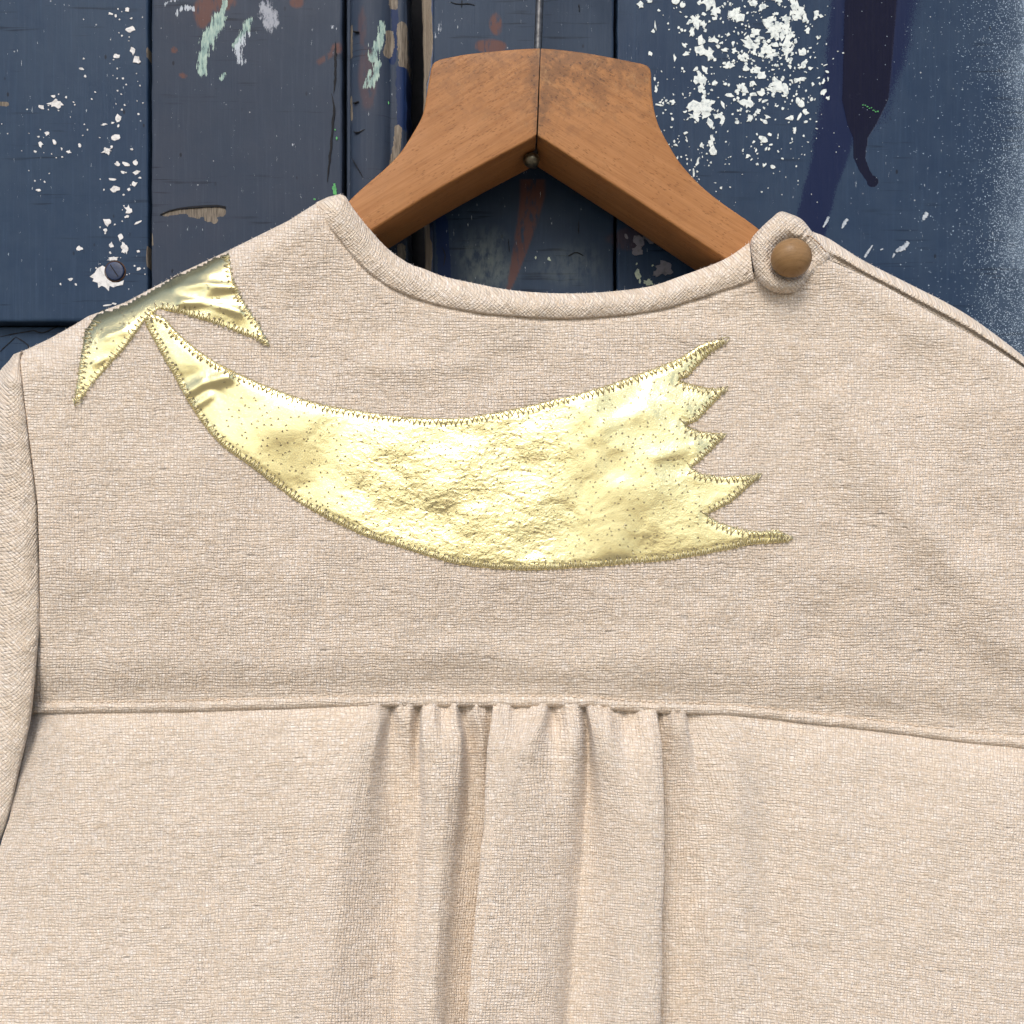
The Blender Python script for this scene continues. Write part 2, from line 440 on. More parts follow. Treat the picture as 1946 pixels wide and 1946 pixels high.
    c = m.mix(m.math('MULTIPLY', m.math('MAXIMUM', mist, mist2), 0.75), c, (0.50, 0.60, 0.68))
    h = m.math('MULTIPLY_ADD', n2, 0.8, m.math('MULTIPLY_ADD', m.ss(0.2, 0.8, m.attr('drip')), 0.45, m.math('MULTIPLY', st, 0.35)))
    r = m.math('MULTIPLY_ADD', n2, 0.22, rough - 0.10)
    r = m.math('MULTIPLY_ADD', drip, -0.20, r)
    return m.set(col=c, rough=r, spec=0.12, nor=m.bump(h, 0.00030, 0.6))
M['blue_a'] = paint('blue_paint', (0.022, 0.043, 0.080), (0.034, 0.057, 0.093), 0.45)
M['blue_b'] = paint('grey_blue_paint', (0.029, 0.043, 0.068), (0.040, 0.050, 0.072), 0.45, (1, 2, 3))
M['blue_c'] = paint('slate_blue_paint', (0.023, 0.041, 0.071), (0.034, 0.052, 0.082), 0.45, (4, 2, 7))
M['blue_d'] = paint('deep_blue_paint', (0.020, 0.039, 0.076), (0.031, 0.053, 0.090), 0.42, (8, 5, 1))
M['navy'] = simple('old_navy_paint', (0.012, 0.030, 0.085), 0.4, 0, 300, 0.4, 0.0002)
M['gap_backing'] = simple('dark_gap_backing', (0.012, 0.012, 0.014), 0.8, 0, 300, 0.3)  # for the added backing that blacks out the gap

def chip(name, a, b):
    m = NT(name); o = m.obj()
    n = m.noise(o, 420, 5, 0.7)
    c = m.mix(m.ss(0.45, 0.7, n), a, b)
    return m.set(col=c, rough=0.6, spec=0.3, nor=m.bump(n, 0.0004, 0.7))
M['chip_white'] = chip('white_undercoat', (0.80, 0.84, 0.78), (0.42, 0.47, 0.46))
M['chip_silver'] = chip('pale_undercoat', (0.78, 0.76, 0.72), (0.50, 0.48, 0.45))
M['chip_grey'] = chip('grey_undercoat', (0.22, 0.21, 0.23), (0.14, 0.135, 0.15))
M['mint'] = chip('mint_paint', (0.33, 0.44, 0.38), (0.20, 0.29, 0.28))
M['cream_paint'] = chip('cream_green_paint', (0.55, 0.62, 0.46), (0.34, 0.42, 0.36))
M['white_smear'] = chip('white_smear', (0.50, 0.54, 0.57), (0.22, 0.26, 0.31))
M['red'] = chip('red_brown_paint', (0.16, 0.062, 0.042), (0.11, 0.055, 0.05))
M['green'] = chip('bright_green_paint', (0.10, 0.42, 0.12), (0.07, 0.26, 0.10))
M['crack_and_shade'] = simple('dark_crack_and_shade', (0.008, 0.009, 0.012), 0.9, 0, 900, 0.3)  # near-black for cracks and slot, and for painted shade in gouge and joint
M['rustring'] = simple('rust', (0.10, 0.045, 0.016), 0.85, 0, 900, 0.5)
M['ground'] = simple('paving', (0.34, 0.29, 0.23), 0.85, 0, 3, 0.3, 0.001)

# ================================================================ SETTING: ground far below the frame
gv = [(-400, -600, -1.35), (400, -600, -1.35), (400, 60, -1.35), (-400, 60, -1.35)]
ground = mesh_obj('ground', gv, [[0, 1, 2, 3]], M['ground'], None, None, False)
ground['kind'] = 'structure'

# ================================================================ DOORS
YD = 0.046       # painted face of the doors
def dpt(px, py, y=YD): return W(px, py, y)
left_door = empty('plank_door_leaf', tuple(W(300, 2700, YD + .02)), 'left leaf of blue plank door, specked with chips, screw head showing', 'door')
right_door = empty('plank_door_leaf', tuple(W(1500, 2700, YD + .02)), 'right leaf of blue plank door with navy spray stripe and big white chips', 'door')

ATTR = ('worn', 'rust', 'chalk', 'navy', 'drip', 'mist')
def paint_attrs(px, py):
    A = {}
    j = fbm(px, py, 40, 90, 3)
    def strokes(lst):
        f = np.zeros_like(px)
        for pl, w in lst:
            f = np.maximum(f, sstep(1.7, .0, seg_dist(px, py, pl) / w))
        return f
    A['mint'] = strokes([([(427, 4), (420, 34)], 7), ([(418, 36), (404, 60), (392, 84)], 15), ([(392, 84), (384, 112), (384, 136)], 11), ([(474, 40), (462, 66), (448, 86)], 9), ([(426, 140), (422, 150)], 5),
                         ([(726, 50), (727, 84)], 6), ([(722, 86), (714, 104), (710, 118)], 10), ([(720, 128), (714, 150), (707, 168)], 8), ([(705, 142), (694, 172)], 4)])
    A['white'] = strokes([([(466, 66), (452, 92), (456, 114)], 11), ([(336, 24), (352, 13), (368, 18)], 6), ([(312, 10), (322, 3), (336, 0)], 4), ([(557, 275), (557, 276)], 3.5), ([(830, 40), (834, 56), (829, 70)], 6), ([(633, 50), (637, 54)], 4)])
    A['bare'] = strokes([([(741, 66), (742, 88), (736, 104)], 9), ([(745, -30), (748, 10)], 10), ([(764, 50), (764, 80), (766, 118)], 11), ([(757, 245), (755, 275), (747, 315)], 9), ([(762, 470), (766, 560)], 9),
                         ([(312, 407), (345, 402), (372, 402)], 5), ([(365, 404), (405, 404), (420, 402)], 11), ([(395, 414), (408, 418)], 8), ([(0, 197), (12, 198)], 5), ([(287, 446), (288, 464)], 4), ([(281, 470), (281, 505)], 3), ([(280, 92), (281, 108)], 2.5), ([(668, 50), (668, 108)], 3), ([(667, 185), (669, 228)], 3)])
    A['oldnavy'] = strokes([([(749, 20), (752, 60), (746, 116)], 8), ([(764, 130), (764, 180), (766, 236)], 13), ([(756, 300), (748, 335)], 8), ([(826, 130), (824, 250)], 4), ([(840, 420), (846, 560)], 14)])
    A['worn'] = np.clip(sstep(1.15, 0.2, np.hypot((px - 925) / 62, (py - 505) / 75) + 0.25 * j), 0, 1) + 0.35 * sstep(1.0, .3, np.hypot((px - 1090) / 90, (py - 505) / 55) + .2 * j)
    ru = np.zeros_like(px)
    for cx, cy, rx, ry in ((386, 26, 17, 28), (420, 4, 30, 18), (331, 95, 6, 6), (348, 143, 7, 5), (564, 4, 14, 12), (943, 44, 12, 20), (930, 88, 28, 12), (690, 60, 8, 40), (640, 92, 10, 10), (1190, 455, 40, 20), (700, 150, 16, 60)):
        w = 0.4 if cx in (690, 1190, 700) else 1.0
        ru = np.maximum(ru, w * sstep(1.15, 0.85, np.hypot((px - cx) / rx, (py - cy) / ry) + 0.25 * j))
    # tapering drip beneath the hanger
    t = np.clip((py - 370) / (560 - 370), 0, 1)
    ru = np.maximum(ru, sstep(1.1, .85, np.abs(px - (1012 - 48 * t ** 1.2)) / (23 * (1 - t) ** .7 + 1.0)) * (py > 340) * (py < 560) * 0.95)
    ru = np.maximum(ru, 0.75 * sstep(7, 3, seg_dist(px, py, [(606, 118), (628, 104), (644, 86)])))
    A['rust'] = ru
    A['chalk'] = np.maximum(0.85 * sstep(1.2, .1, np.hypot((px - 512 - (py - 40) * .25) / 34, (py - 30) / 62)), 0.6 * sstep(1.2, .2, np.hypot((px - 455) / 14, (py - 100) / 24)))
    # spray stripe
    cxs = np.interp(py, [-600, 0, 120, 200, 262, 430, 520], [1690, 1656, 1640, 1618, 1584, 1541, 1520])
    hw = np.interp(py, [-600, 0, 120, 200, 262, 300, 430], [90, 82, 74, 60, 36, 32, 27])
    soft = np.interp(py, [0, 200, 300, 430], [46, 42, 20, 15])
    nv = sstep(hw + soft * .8, hw - soft * .6, np.abs(px - cxs + 6 * j))
    left_edge = np.interp(py, [-100, 0, 200, 300], [1580, 1576, 1552, 1500])
    nv *= np.where(py < 300, sstep(left_edge - 16, left_edge + 18, px), 1)
    nv = np.maximum(nv, 0.75 * sstep(85, 0, np.hypot(px - 1655, (py - 190) * .8)))
    A['navy'] = nv * (py < 700)
    # heavy drip
    dx = np.interp(py, [-600, 0, 180, 250, 300, 325, 345], [1665, 1655, 1645, 1636, 1633, 1643, 1657])
    dw = np.interp(py, [-600, 0, 100, 190, 235, 262, 300, 330, 331], [52, 50, 47, 44, 28, 14, 11, 10, 10])
    so = np.interp(py, [0, 150, 240, 270], [16, 9, 2.5, 1.5])
    dr = sstep(dw + so, dw - so, np.abs(px - dx)) * (py < 346)
    dr = np.maximum(dr, sstep(13.0, 9.0, np.hypot(px - 1658, py - 345)))
    A['drip'] = dr
    ms = np.exp(-np.maximum(0, 1975 - px) / 40.0) * (1.0 + 0.5 * np.exp(-((py - 90) / 130) ** 2) - 0.25 * sstep(250, 700, py))
    ms += 0.05 * np.exp(-np.maximum(0, 1946 - px) / 90.0) * sstep(-200, 150, py)
    ms += 0.28 * np.exp(-np.hypot((px - 1915) / 55, (py - 520) / 130) ** 2)
    ms *= 0.8 + 0.5 * fbm(px, py, 60, 95, 3)
    ms *= np.exp(-np.maximum(0, px - 1980) / 90.0)
    A['mist'] = np.clip(ms * (px > 1180), 0, .97)
    return A

def dwav(px, py):
    return fbm(px, py, 160, 60, 3) * 0.00025 + fbm(px, np.asarray(py, float) * .25, 22, 63, 3) * 0.00008

def axis(a, b, fine0, fine1, step, coarse):
    out = [a]
    x = a
    while x < b - 1e-6:
        st = step if (fine0 - coarse <= x < fine1) else coarse
        x = min(b, x + st); out.append(x)
    return np.array(out)

def board(px0, px1, py0, py1, mat, root, y=YD, name='board', r=2.6, thick=0.014, step=3.0):
    xs = axis(px0, px1, -40, 1986, step, 60); ys = axis(py0, py1, -40, 780, step, 60)
    # edge profile: side wall, small round-over, face
    xs = np.concatenate([[px0, px0, px0 + .3 * r], xs[(xs > px0 + r * .9) & (xs < px1 - r * .9)], [px1 - .3 * r, px1, px1]])
    ys = np.concatenate([[py0, py0, py0 + .3 * r], ys[(ys > py0 + r * .9) & (ys < py1 - r * .9)], [py1 - .3 * r, py1, py1]])
    dxy = np.zeros(len(xs)); dxy[[0, -1]] = thick; dxy[[1, -2]] = r * S * .9; dxy[[2, -3]] = r * S * .25
    dyy = np.zeros(len(ys)); dyy[[0, -1]] = thick; dyy[[1, -2]] = r * S * .9; dyy[[2, -3]] = r * S * .25
    PX, PY = np.meshgrid(xs, ys)
    off = np.maximum(dxy[None], dyy[:, None])
    wav = dwav(PX, PY)
    P = W(PX, PY, y)               # lay the board out on its face plane, then push edges straight back
    P[..., 1] += off + np.where(off > 0, 0, wav)
    # slightly uneven edges
    ej = fbm(PY, PX * 0, 30, 66, 4) * 1.2 * S
    P[..., 0] += ej * ((PX <= px0 + r) | (PX >= px1 - r))
    o = grid_obj(name, P, mat, None, np.stack([PX, PY], -1), paint_attrs(PX, PY))
    adopt(o, root)
    return o

def fix(o, root):
    adopt(o, root); return o

bpy.context.view_layer.update()
bA = board(-420, 281, -420, 611, M['blue_a'], left_door)
bZ = board(-1500, -426, -420, 611, M['blue_b'], left_door)
bB = board(288, 650, -420, 2700, M['blue_b'], left_door)
rail = board(-1500, 284, 621, 2700, M['blue_a'], left_door, y=YD + 0.006, name='rail')
bC = board(823, 1166, -420, 2700, M['blue_c'], right_door)
bD = board(1173, 2420, -420, 2700, M['blue_d'], right_door)
bE = board(2427, 3500, -420, 2700, M['blue_c'], right_door)

# moulding strip between the leaves: bead and flat
def moulding():
    prof = [(655, .012), (657, .003), (664, .0020), (667, .0004), (672, -.0012), (684, -.0026), (700, -.0032), (718, -.0030), (730, -.0022), (738, -.0008), (742, .0002), (748, .0003), (757, .0001), (765, .0003), (770, .0016), (773, .004), (775, .02)]
    pr = catmull(prof, 4)
    ys = axis(-420, 2700, -40, 780, 3.0, 60)
    PX = np.broadcast_to(pr[:, 0], (len(ys), len(pr))).copy(); PY = np.broadcast_to(ys[:, None], PX.shape).copy()
    PX[:, -9:] += (fbm(PY[:, -9:], PX[:, -9:] * 0, 35, 71, 4) * 3)
    P = W(PX, PY, YD); P[..., 1] += pr[:, 1] + fbm(PX, PY * .12, 9, 72, 3) * .00018
    A = paint_attrs(PX, PY)
    return fix(grid_obj('moulding', P, M['blue_b'], None, np.stack([PX, PY], -1), A), left_door)
moulding()
# near-black backing added behind both leaves to keep sky light out of the gap
def box(name, x0, x1, y0, y1, z0, z1, mat, root):
    v = [(x, y, z) for x in (x0, x1) for y in (y0, y1) for z in (z0, z1)]
    f = [[0, 1, 3, 2], [4, 6, 7, 5], [0, 4, 5, 1], [2, 3, 7, 6], [0, 2, 6, 4], [1, 5, 7, 3]]
    return fix(mesh_obj(name, v, f, mat, None, None, False), root)
zt, zb = float(W(0, -420, YD)[2]), float(W(0, 2700, YD)[2])
xw = lambda px: float(W(px, 0, YD)[0])
box('gap_backing', xw(-1500), xw(3500), YD + .060, YD + .075, zb, zt, M['gap_backing'], left_door)

# weathered bare edge of the right leaf
def edge_strip():
    ys = axis(-420, 2700, -40, 780, 3.0, 60)
    rr = np.interp(ys, [-420, 0, 90, 130, 160, 200, 400, 450, 500, 560, 2700], [821, 820, 822, 816, 812, 809, 812, 819, 821, 816, 818]) + fbm(ys, ys * 0, 18, 75, 4) * 3
    ll = np.interp(ys, [-420, 0, 150, 420, 560, 2700], [799, 800, 804, 806, 808, 808]) + fbm(ys, ys * 0 + 9, 40, 76, 3) * 2
    t = np.array([0, 0, .03, .12, .25, .4, .55, .7, .85, .95, 1, 1])
    dy = np.array([.02, .004, .0025, .0015, .0011, .0008, .0009, .0005, .0006, .0003, .0003, .004])
    PX = ll[:, None] + (rr - ll)[:, None] * t; PY = np.broadcast_to(ys[:, None], PX.shape).copy()
    P = W(PX, PY, YD); P[..., 1] += dy + fbm(PX, PY * .05, 2.5, 77, 2) * .0005
    fix(grid_obj('weathered_edge', P, M['bare'], None, np.stack([PY, PX * 4.0], -1)), right_door)
    # old blue paint between bare edge and board
    PX2 = np.stack([rr - 1, rr + 1, np.full_like(rr, 825.0)], -1); PY2 = np.broadcast_to(ys[:, None], PX2.shape).copy()
    P2 = W(PX2, PY2, YD); P2[..., 1] += np.array([.0006, .0004, .0012])
    fix(grid_obj('old_paint_edge', P2, M['navy'], None, np.stack([PX2, PY2], -1)), right_door)
edge_strip()

# flat splashes, chips, smears: thin ragged pieces lying on the boards
def blob(cx, cy, rx, ry, rot=0.0, jag=0.35, n=None, rs=random):
    n = n or (6 if max(rx, ry) < 4 else 9 if max(rx, ry) < 9 else 17)
    a0 = rs.random() * 6.28
    out = []
    for k in range(n):
        a = a0 + 2 * math.pi * (k + rs.uniform(-.25, .25)) / n
        r = 1 + rs.uniform(-jag, jag) * (1.3 if k % 2 else .8)
        x, y = rx * r * math.cos(a), ry * r * math.sin(a)
        c, s_ = math.cos(rot), math.sin(rot)
        out.append((cx + x * c - y * s_, cy + x * s_ + y * c))
    return out

def patch_mesh(name, polys, mat, root, y=YD, proud=0.00022, kind='stuff'):
    mb = MB()
    for P in polys:
        P = np.array(P, float); c = P.mean(0); n = len(P)
        top = W(P[:, 0], P[:, 1], y); bot = top.copy()
        wv = dwav(P[:, 0], P[:, 1])
        top[:, 1] += wv - proud * rs.uniform(.55, 1.45); bot[:, 1] += wv + 0.0006
        F = [[k for k in range(n)][::-1]] + [[k, (k + 1) % n, n + (k + 1) % n, n + k] for k in range(n)]
        mb.add(np.vstack([top, bot]), F)
    o = mb.build(name, mat, None, False)
    if kind: o['kind'] = kind
    return fix(o, root)

chA = [(242,20,4,4),(210,27,4,2),(220,31,3,3),(249,36,3,2),(248,56,7,5),(253,97,6,6),(261,114,7,6),(222,107,5,5),(155,131,4,2),(162,145,2,2),(234,149,2,2),(277,164,3,3),(102,183,4,3),(107,198,13,7),(78,204,5,4),(126,185,2,3),(224,225,6,6),(198,237,6,2),(214,234,3,2),(225,240,3,3),(263,217,2,2),(232,209,2,2),(89,254,4,5),(73,260,3,2),(78,274,5,6),(104,272,3,5),(118,283,2,3),(131,289,4,3),(119,299,3,2),(152,277,3,4),(67,288,4,2),(220,263,8,6),(204,287,9,6),(213,280,3,2),(251,284,3,3),(190,262,2,1),(224,311,5,4),(239,312,7,4),(258,308,5,5),(234,328,4,3),(260,328,7,4),(212,341,7,2),(219,361,7,6),(256,350,5,4),(245,360,3,3),(236,370,2,2),(266,338,3,2),(73,362,4,2),(85,346,2,2),(244,398,7,7),(241,412,4,3),(263,423,7,2),(205,423,8,7),(201,438,4,4),(218,427,2,2),(230,451,6,6),(212,466,5,5),(237,473,7,10),(210,481,2,3),(215,492,9,4),(151,472,5,5),(263,511,4,3),(134,531,4,3),(263,478,4,2),(205,580,8,2),(218,578,4,2),(115,540,2,2),(144,541,2,2)]
rs = random.Random(5)
polys = [blob(x, y, a, b, rs.uniform(-.4, .4), .42, rs=rs) for x, y, a, b in chA]
polys += [blob(rs.gauss(225, 34), rs.uniform(5, 560), *(lambda q: (q, q))(rs.uniform(.8, 1.8)), 0, .4, rs=rs) for _ in range(60)]
polys += [blob(rs.gauss(95, 45), rs.uniform(150, 370), *(lambda q: (q, q))(rs.uniform(.7, 1.6)), 0, .4, rs=rs) for _ in range(24)]
polys = [p for p in polys if max(q[0] for q in p) < 279]
z1 = .3416
polys.append([(x * z1, y * z1) for x, y in ((500,1540),(528,1518),(540,1495),(572,1478),(590,1490),(592,1520),(600,1552),(628,1572),(660,1572),(690,1560),(684,1586),(650,1592),(632,1600),(610,1590),(606,1620),(585,1598),(566,1590),(548,1602),(545,1575),(516,1565),(522,1550))])
patch_mesh('bare_chips', polys, M['chip_silver'], left_door)

def screw2(cx, cy, r):
    th = np.linspace(0, 2 * np.pi, 33)[:-1]
    def ring(prof): return np.stack([W(cx + r * q * np.cos(th), cy + r * q * np.sin(th), YD) + np.array([0, d, 0]) for q, d in prof])
    head = fix(grid_obj('screw', ring([(1.0, .0006), (.99, -.0006), (.95, -.0010), (.85, -.0011), (.5, -.0012), (.02, -.0012)]), M['navy'], None, None, None, True), left_door)
    slot = [W(cx + r * (.06 * k * -.5 + .75 * t * .55), cy + r * (.75 * t * .83 + .06 * k), YD) for t, k in ((-1, -1), (1, -1), (1, 1), (-1, 1))]
    sl = mesh_obj('slot', np.array(slot) + np.array([0, -.00135, 0]), [[0, 1, 2, 3]], M['crack_and_shade'], head, None, False)
    sl.matrix_parent_inverse = left_door.matrix_basis.inverted()
    sl.matrix_parent_inverse.identity()
    rr = fix(grid_obj('rust_ring', ring([(1.16, .0004), (1.12, -.0003), (1.04, -.0004), (.98, .0004)]), M['rustring'], None, None, None, True), left_door)
screw2(219, 516, 18)

def stroke(path, w, jag=.3, rs=random):
    P = resample(catmull(path, 8), 22)
    t = np.gradient(P, axis=0); t /= np.linalg.norm(t, axis=1, keepdims=True)
    nrm = np.stack([-t[:, 1], t[:, 0]], -1)
    ww = np.interp(np.linspace(0, 1, 22), np.linspace(0, 1, len(w)), w)
    a = P + nrm * (ww * [1 + rs.uniform(-jag, jag) for _ in ww])[:, None]
    b = P - nrm * (ww * [1 + rs.uniform(-jag, jag) for _ in ww])[:, None]
    return np.vstack([a, b[::-1]]).tolist()
patch_mesh('green_spot', [blob(636, 360, 4, 11, -.1, .3, rs=rs), blob(640, 264, 2, 3, 0, .3, rs=rs), blob(637, 247, 1.5, 2, 0, .3, rs=rs), blob(598, 379, 3, 2, 0, .3, rs=rs), blob(738, 197, 2, 3, 0, .3, rs=rs)], M['green'], left_door, proud=.0032 if False else .0006)
# gouge in the grey-blue board, bare wood showing
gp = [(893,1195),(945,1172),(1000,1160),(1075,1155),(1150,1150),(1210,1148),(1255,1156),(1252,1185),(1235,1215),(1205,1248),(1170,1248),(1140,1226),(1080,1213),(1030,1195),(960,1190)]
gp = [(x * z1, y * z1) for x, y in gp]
patch_mesh('gouge_shadow', [[(x, y - 1.0 if y > 395 else y - 2.6) for x, y in gp[:7]] + [(x, y + 1.2) for x, y in gp[:7][::-1]]], M['crack_and_shade'], left_door, kind=None, proud=.0006)  # near-black sliver painted as shade under the gouge's upper edge
# cracks beside the moulding
def cracks(root, paths, w=1.0, name='crack', y=YD, mat='crack_and_shade', proud=.0004):
    return patch_mesh(name, [stroke(p, [.3, w, w * .7, w, .3], .5, rs) for p in paths], M[mat], root, y=y, proud=proud)
cracks(left_door, [[(630,178),(635,205),(632,240),(628,290),(622,345)], [(638,80),(637,150),(634,178)]], 2.2)
cracks(left_door, [[(285.5,120),(284.5,200),(283.5,320),(284,400),(282.5,520)]], 1.2, 'joint_shadow', YD + .004)  # dark strip painted as the shade inside the board joint
cracks(right_door, [[(856,4),(872,8),(890,7),(902,10)], [(878,0),(877,14)], [(1100,8),(1101,22)], [(966,455),(968,480)], [(840,470),(846,485),(843,505)], [(1080,487),(1095,480),(1108,486)], [(1100,420),(1099,445)]], .9)
cracks(left_door, [[(0,640),(40,632),(70,628)], [(0,668),(30,640)], [(30,640),(52,655),(60,672)], [(60,628),(84,632),(110,620)]], 1.0, 'crack', YD + .006)
# flaking strip: bare wood on the moulding
def on_mould(polys, name, mat, dy=-.0038):
    return patch_mesh(name, polys, M[mat], left_door, y=YD + dy)
cracks(left_door, [[(672,250),(680,252),(694,246)], [(671,60),(683,62)], [(671,196),(682,193)], [(668,300),(680,320),(690,338)]], .9, 'crack', YD - .0028)

# white chips on the deep blue board
chD = [(1217,12,8,8),(1232,2,6,4),(1285,2,9,6),(1252,20,3,3),(1323,38,12,17),(1316,60,6,13),(1346,6,16,14),(1358,22,12,14),(1397,27,12,15),(1356,76,9,9),(1349,104,11,14),(1331,95,9,7),(1331,150,15,18),(1383,125,13,9),(1410,110,13,11),(1424,81,20,12),(1434,90,11,10),(1456,94,13,13),(1470,104,14,7),(1466,58,14,9),(1474,62,10,14),(1493,50,12,16),(1497,77,10,24),(1495,98,9,14),(1526,98,12,9),(1509,12,10,16),(1516,24,12,8),(1447,15,8,6),(1462,37,14,6),(1528,35,8,10),(1478,160,14,15),(1468,170,15,8),(1490,170,9,9),(1408,164,13,8),(1439,133,12,7),(1446,142,8,7),(1518,152,13,7),(1387,181,7,5),(1374,199,4,11),(1330,205,24,18),(1322,222,16,12),(1340,198,14,16),(1312,205,12,8),(1349,234,8,12),(1372,228,8,11),(1366,220,6,5),(1352,268,8,14),(1354,288,8,9),(1333,278,7,6),(1325,309,4,10),(1318,330,2,8),(1412,195,7,7),(1503,224,8,5),(1509,247,4,10),(1462,257,4,4),(1395,96,6,6),(1378,95,6,4),(1282,108,3,7),(1235,103,5,5),(1245,50,2,12),(1241,60,3,4),(1270,45,2,3),(1290,52,4,3),(1305,102,7,4),(1315,40,3,5),(1440,212,8,4),(1458,222,6,5),(1425,222,6,4),(1400,232,5,4),(1432,180,7,4),(1530,212,6,5),(1532,232,4,4),(1540,130,5,3),(1530,118,6,3),(1545,160,3,5),(1556,148,4,2),(1565,155,3,6),(1573,150,2,6),(1558,160,3,3),(1568,124,4,1.5),(1592,98,3,1.5),(1602,101,2,1.5),(1583,112,2,1.5),(1252,200,8,2),(1260,196,3,4),(1246,170,3,6),(1244,150,2,4),(1266,192,3,3),(1283,276,5,2),(1287,300,2,4),(1320,346,3,2),(1370,357,3,3),(1387,356,3,1.5),(1447,365,2,2),(1437,285,1.5,5),(1447,275,2,2),(1411,287,2,1.5),(1505,265,2,3)]
rs = random.Random(21)
big, small = [], []
for x, y, a, b in chD:
    k_ = .70 if max(a, b) > 9 else .90
    big.append(blob(x, y, a * k_, b * k_, rs.uniform(-.35, .35), .55 if max(a, b) > 5 else .45, rs=rs))
    if a > 9:   # ragged satellites and bites around the big ones
        for _ in range(3):
            q = rs.uniform(.18, .38)
            big.append(blob(x + rs.uniform(-1, 1) * a * 1.1, y + rs.uniform(-1, 1) * b * 1.1, a * q, b * q, rs.uniform(-1, 1), .5, rs=rs))
for _ in range(520):
    x = rs.gauss(1440, 75); y = abs(rs.gauss(120, 95))
    if x < 1182 or x > 1575 or y > 320 or (x < 1260 and rs.random() < .6): continue
    q = min(6.5, rs.paretovariate(1.9) * 1.15)
    small.append(blob(x, y, q * rs.uniform(.6, 1.5), q * rs.uniform(.6, 1.4), rs.uniform(-1.5, 1.5), .5, rs=rs))
for _ in range(90):
    x = 1245 + rs.random() * 120; y = 130 + rs.random() * 220
    small.append(blob(x, y, rs.uniform(.7, 2.2), rs.uniform(.7, 2.6), rs.uniform(-1, 1), .5, rs=rs))
for _ in range(40):
    small.append(blob(rs.uniform(1300, 1600), rs.uniform(250, 400), rs.uniform(.6, 1.3), rs.uniform(.6, 1.3), 0, .4, rs=rs))
patch_mesh('bare_chips', big + small, M['chip_white'], right_door, proud=.00024)
patch_mesh('grey_chips', [blob(x, y, a, b, rs.uniform(-.5, .5), .25, rs=rs) for x, y, a, b in ((1214,458,11,10),(1237,452,15,9),(1212,477,10,9),(1262,510,15,14),(1250,518,9,6),(1190,450,3,5))], M['chip_grey'], right_door)
patch_mesh('pale_chips', [blob(x, y, a, b, rs.uniform(-.5, .5), .4, rs=rs) for x, y, a, b in ((1212,521,5,8),(1232,537,9,6),(1216,535,2,5),(1210,502,2,2),(1222,548,2,2),(1043,492,3,4),(1018,490,1.5,3),(1240,505,2,2))], M['cream_paint'], right_door)
patch_mesh('white_scratch', [stroke(p, w, .4, rs) for p, w in (([(1575,412),(1569,424),(1564,432)],[2,2.5,1]), ([(1610,416),(1604,426),(1600,434)],[2.5,3,1]), ([(1762,404),(1758,411),(1754,418)],[3,4,2]), ([(1658,466),(1650,478),(1643,489)],[1,2,2]), ([(1726,460),(1716,471),(1702,478)],[3,5,2]), ([(1700,482),(1696,490)],[2,1]), ([(1673,475),(1678,473)],[1,1]))], M['white_smear'], right_door)
patch_mesh('green_spot', [blob(1640 + k * 4, 199 + k * 2 + rs.uniform(-2, 2), 1.6, 1.2, 0, .4, rs=rs) for k in range(8)], M['green'], right_door)

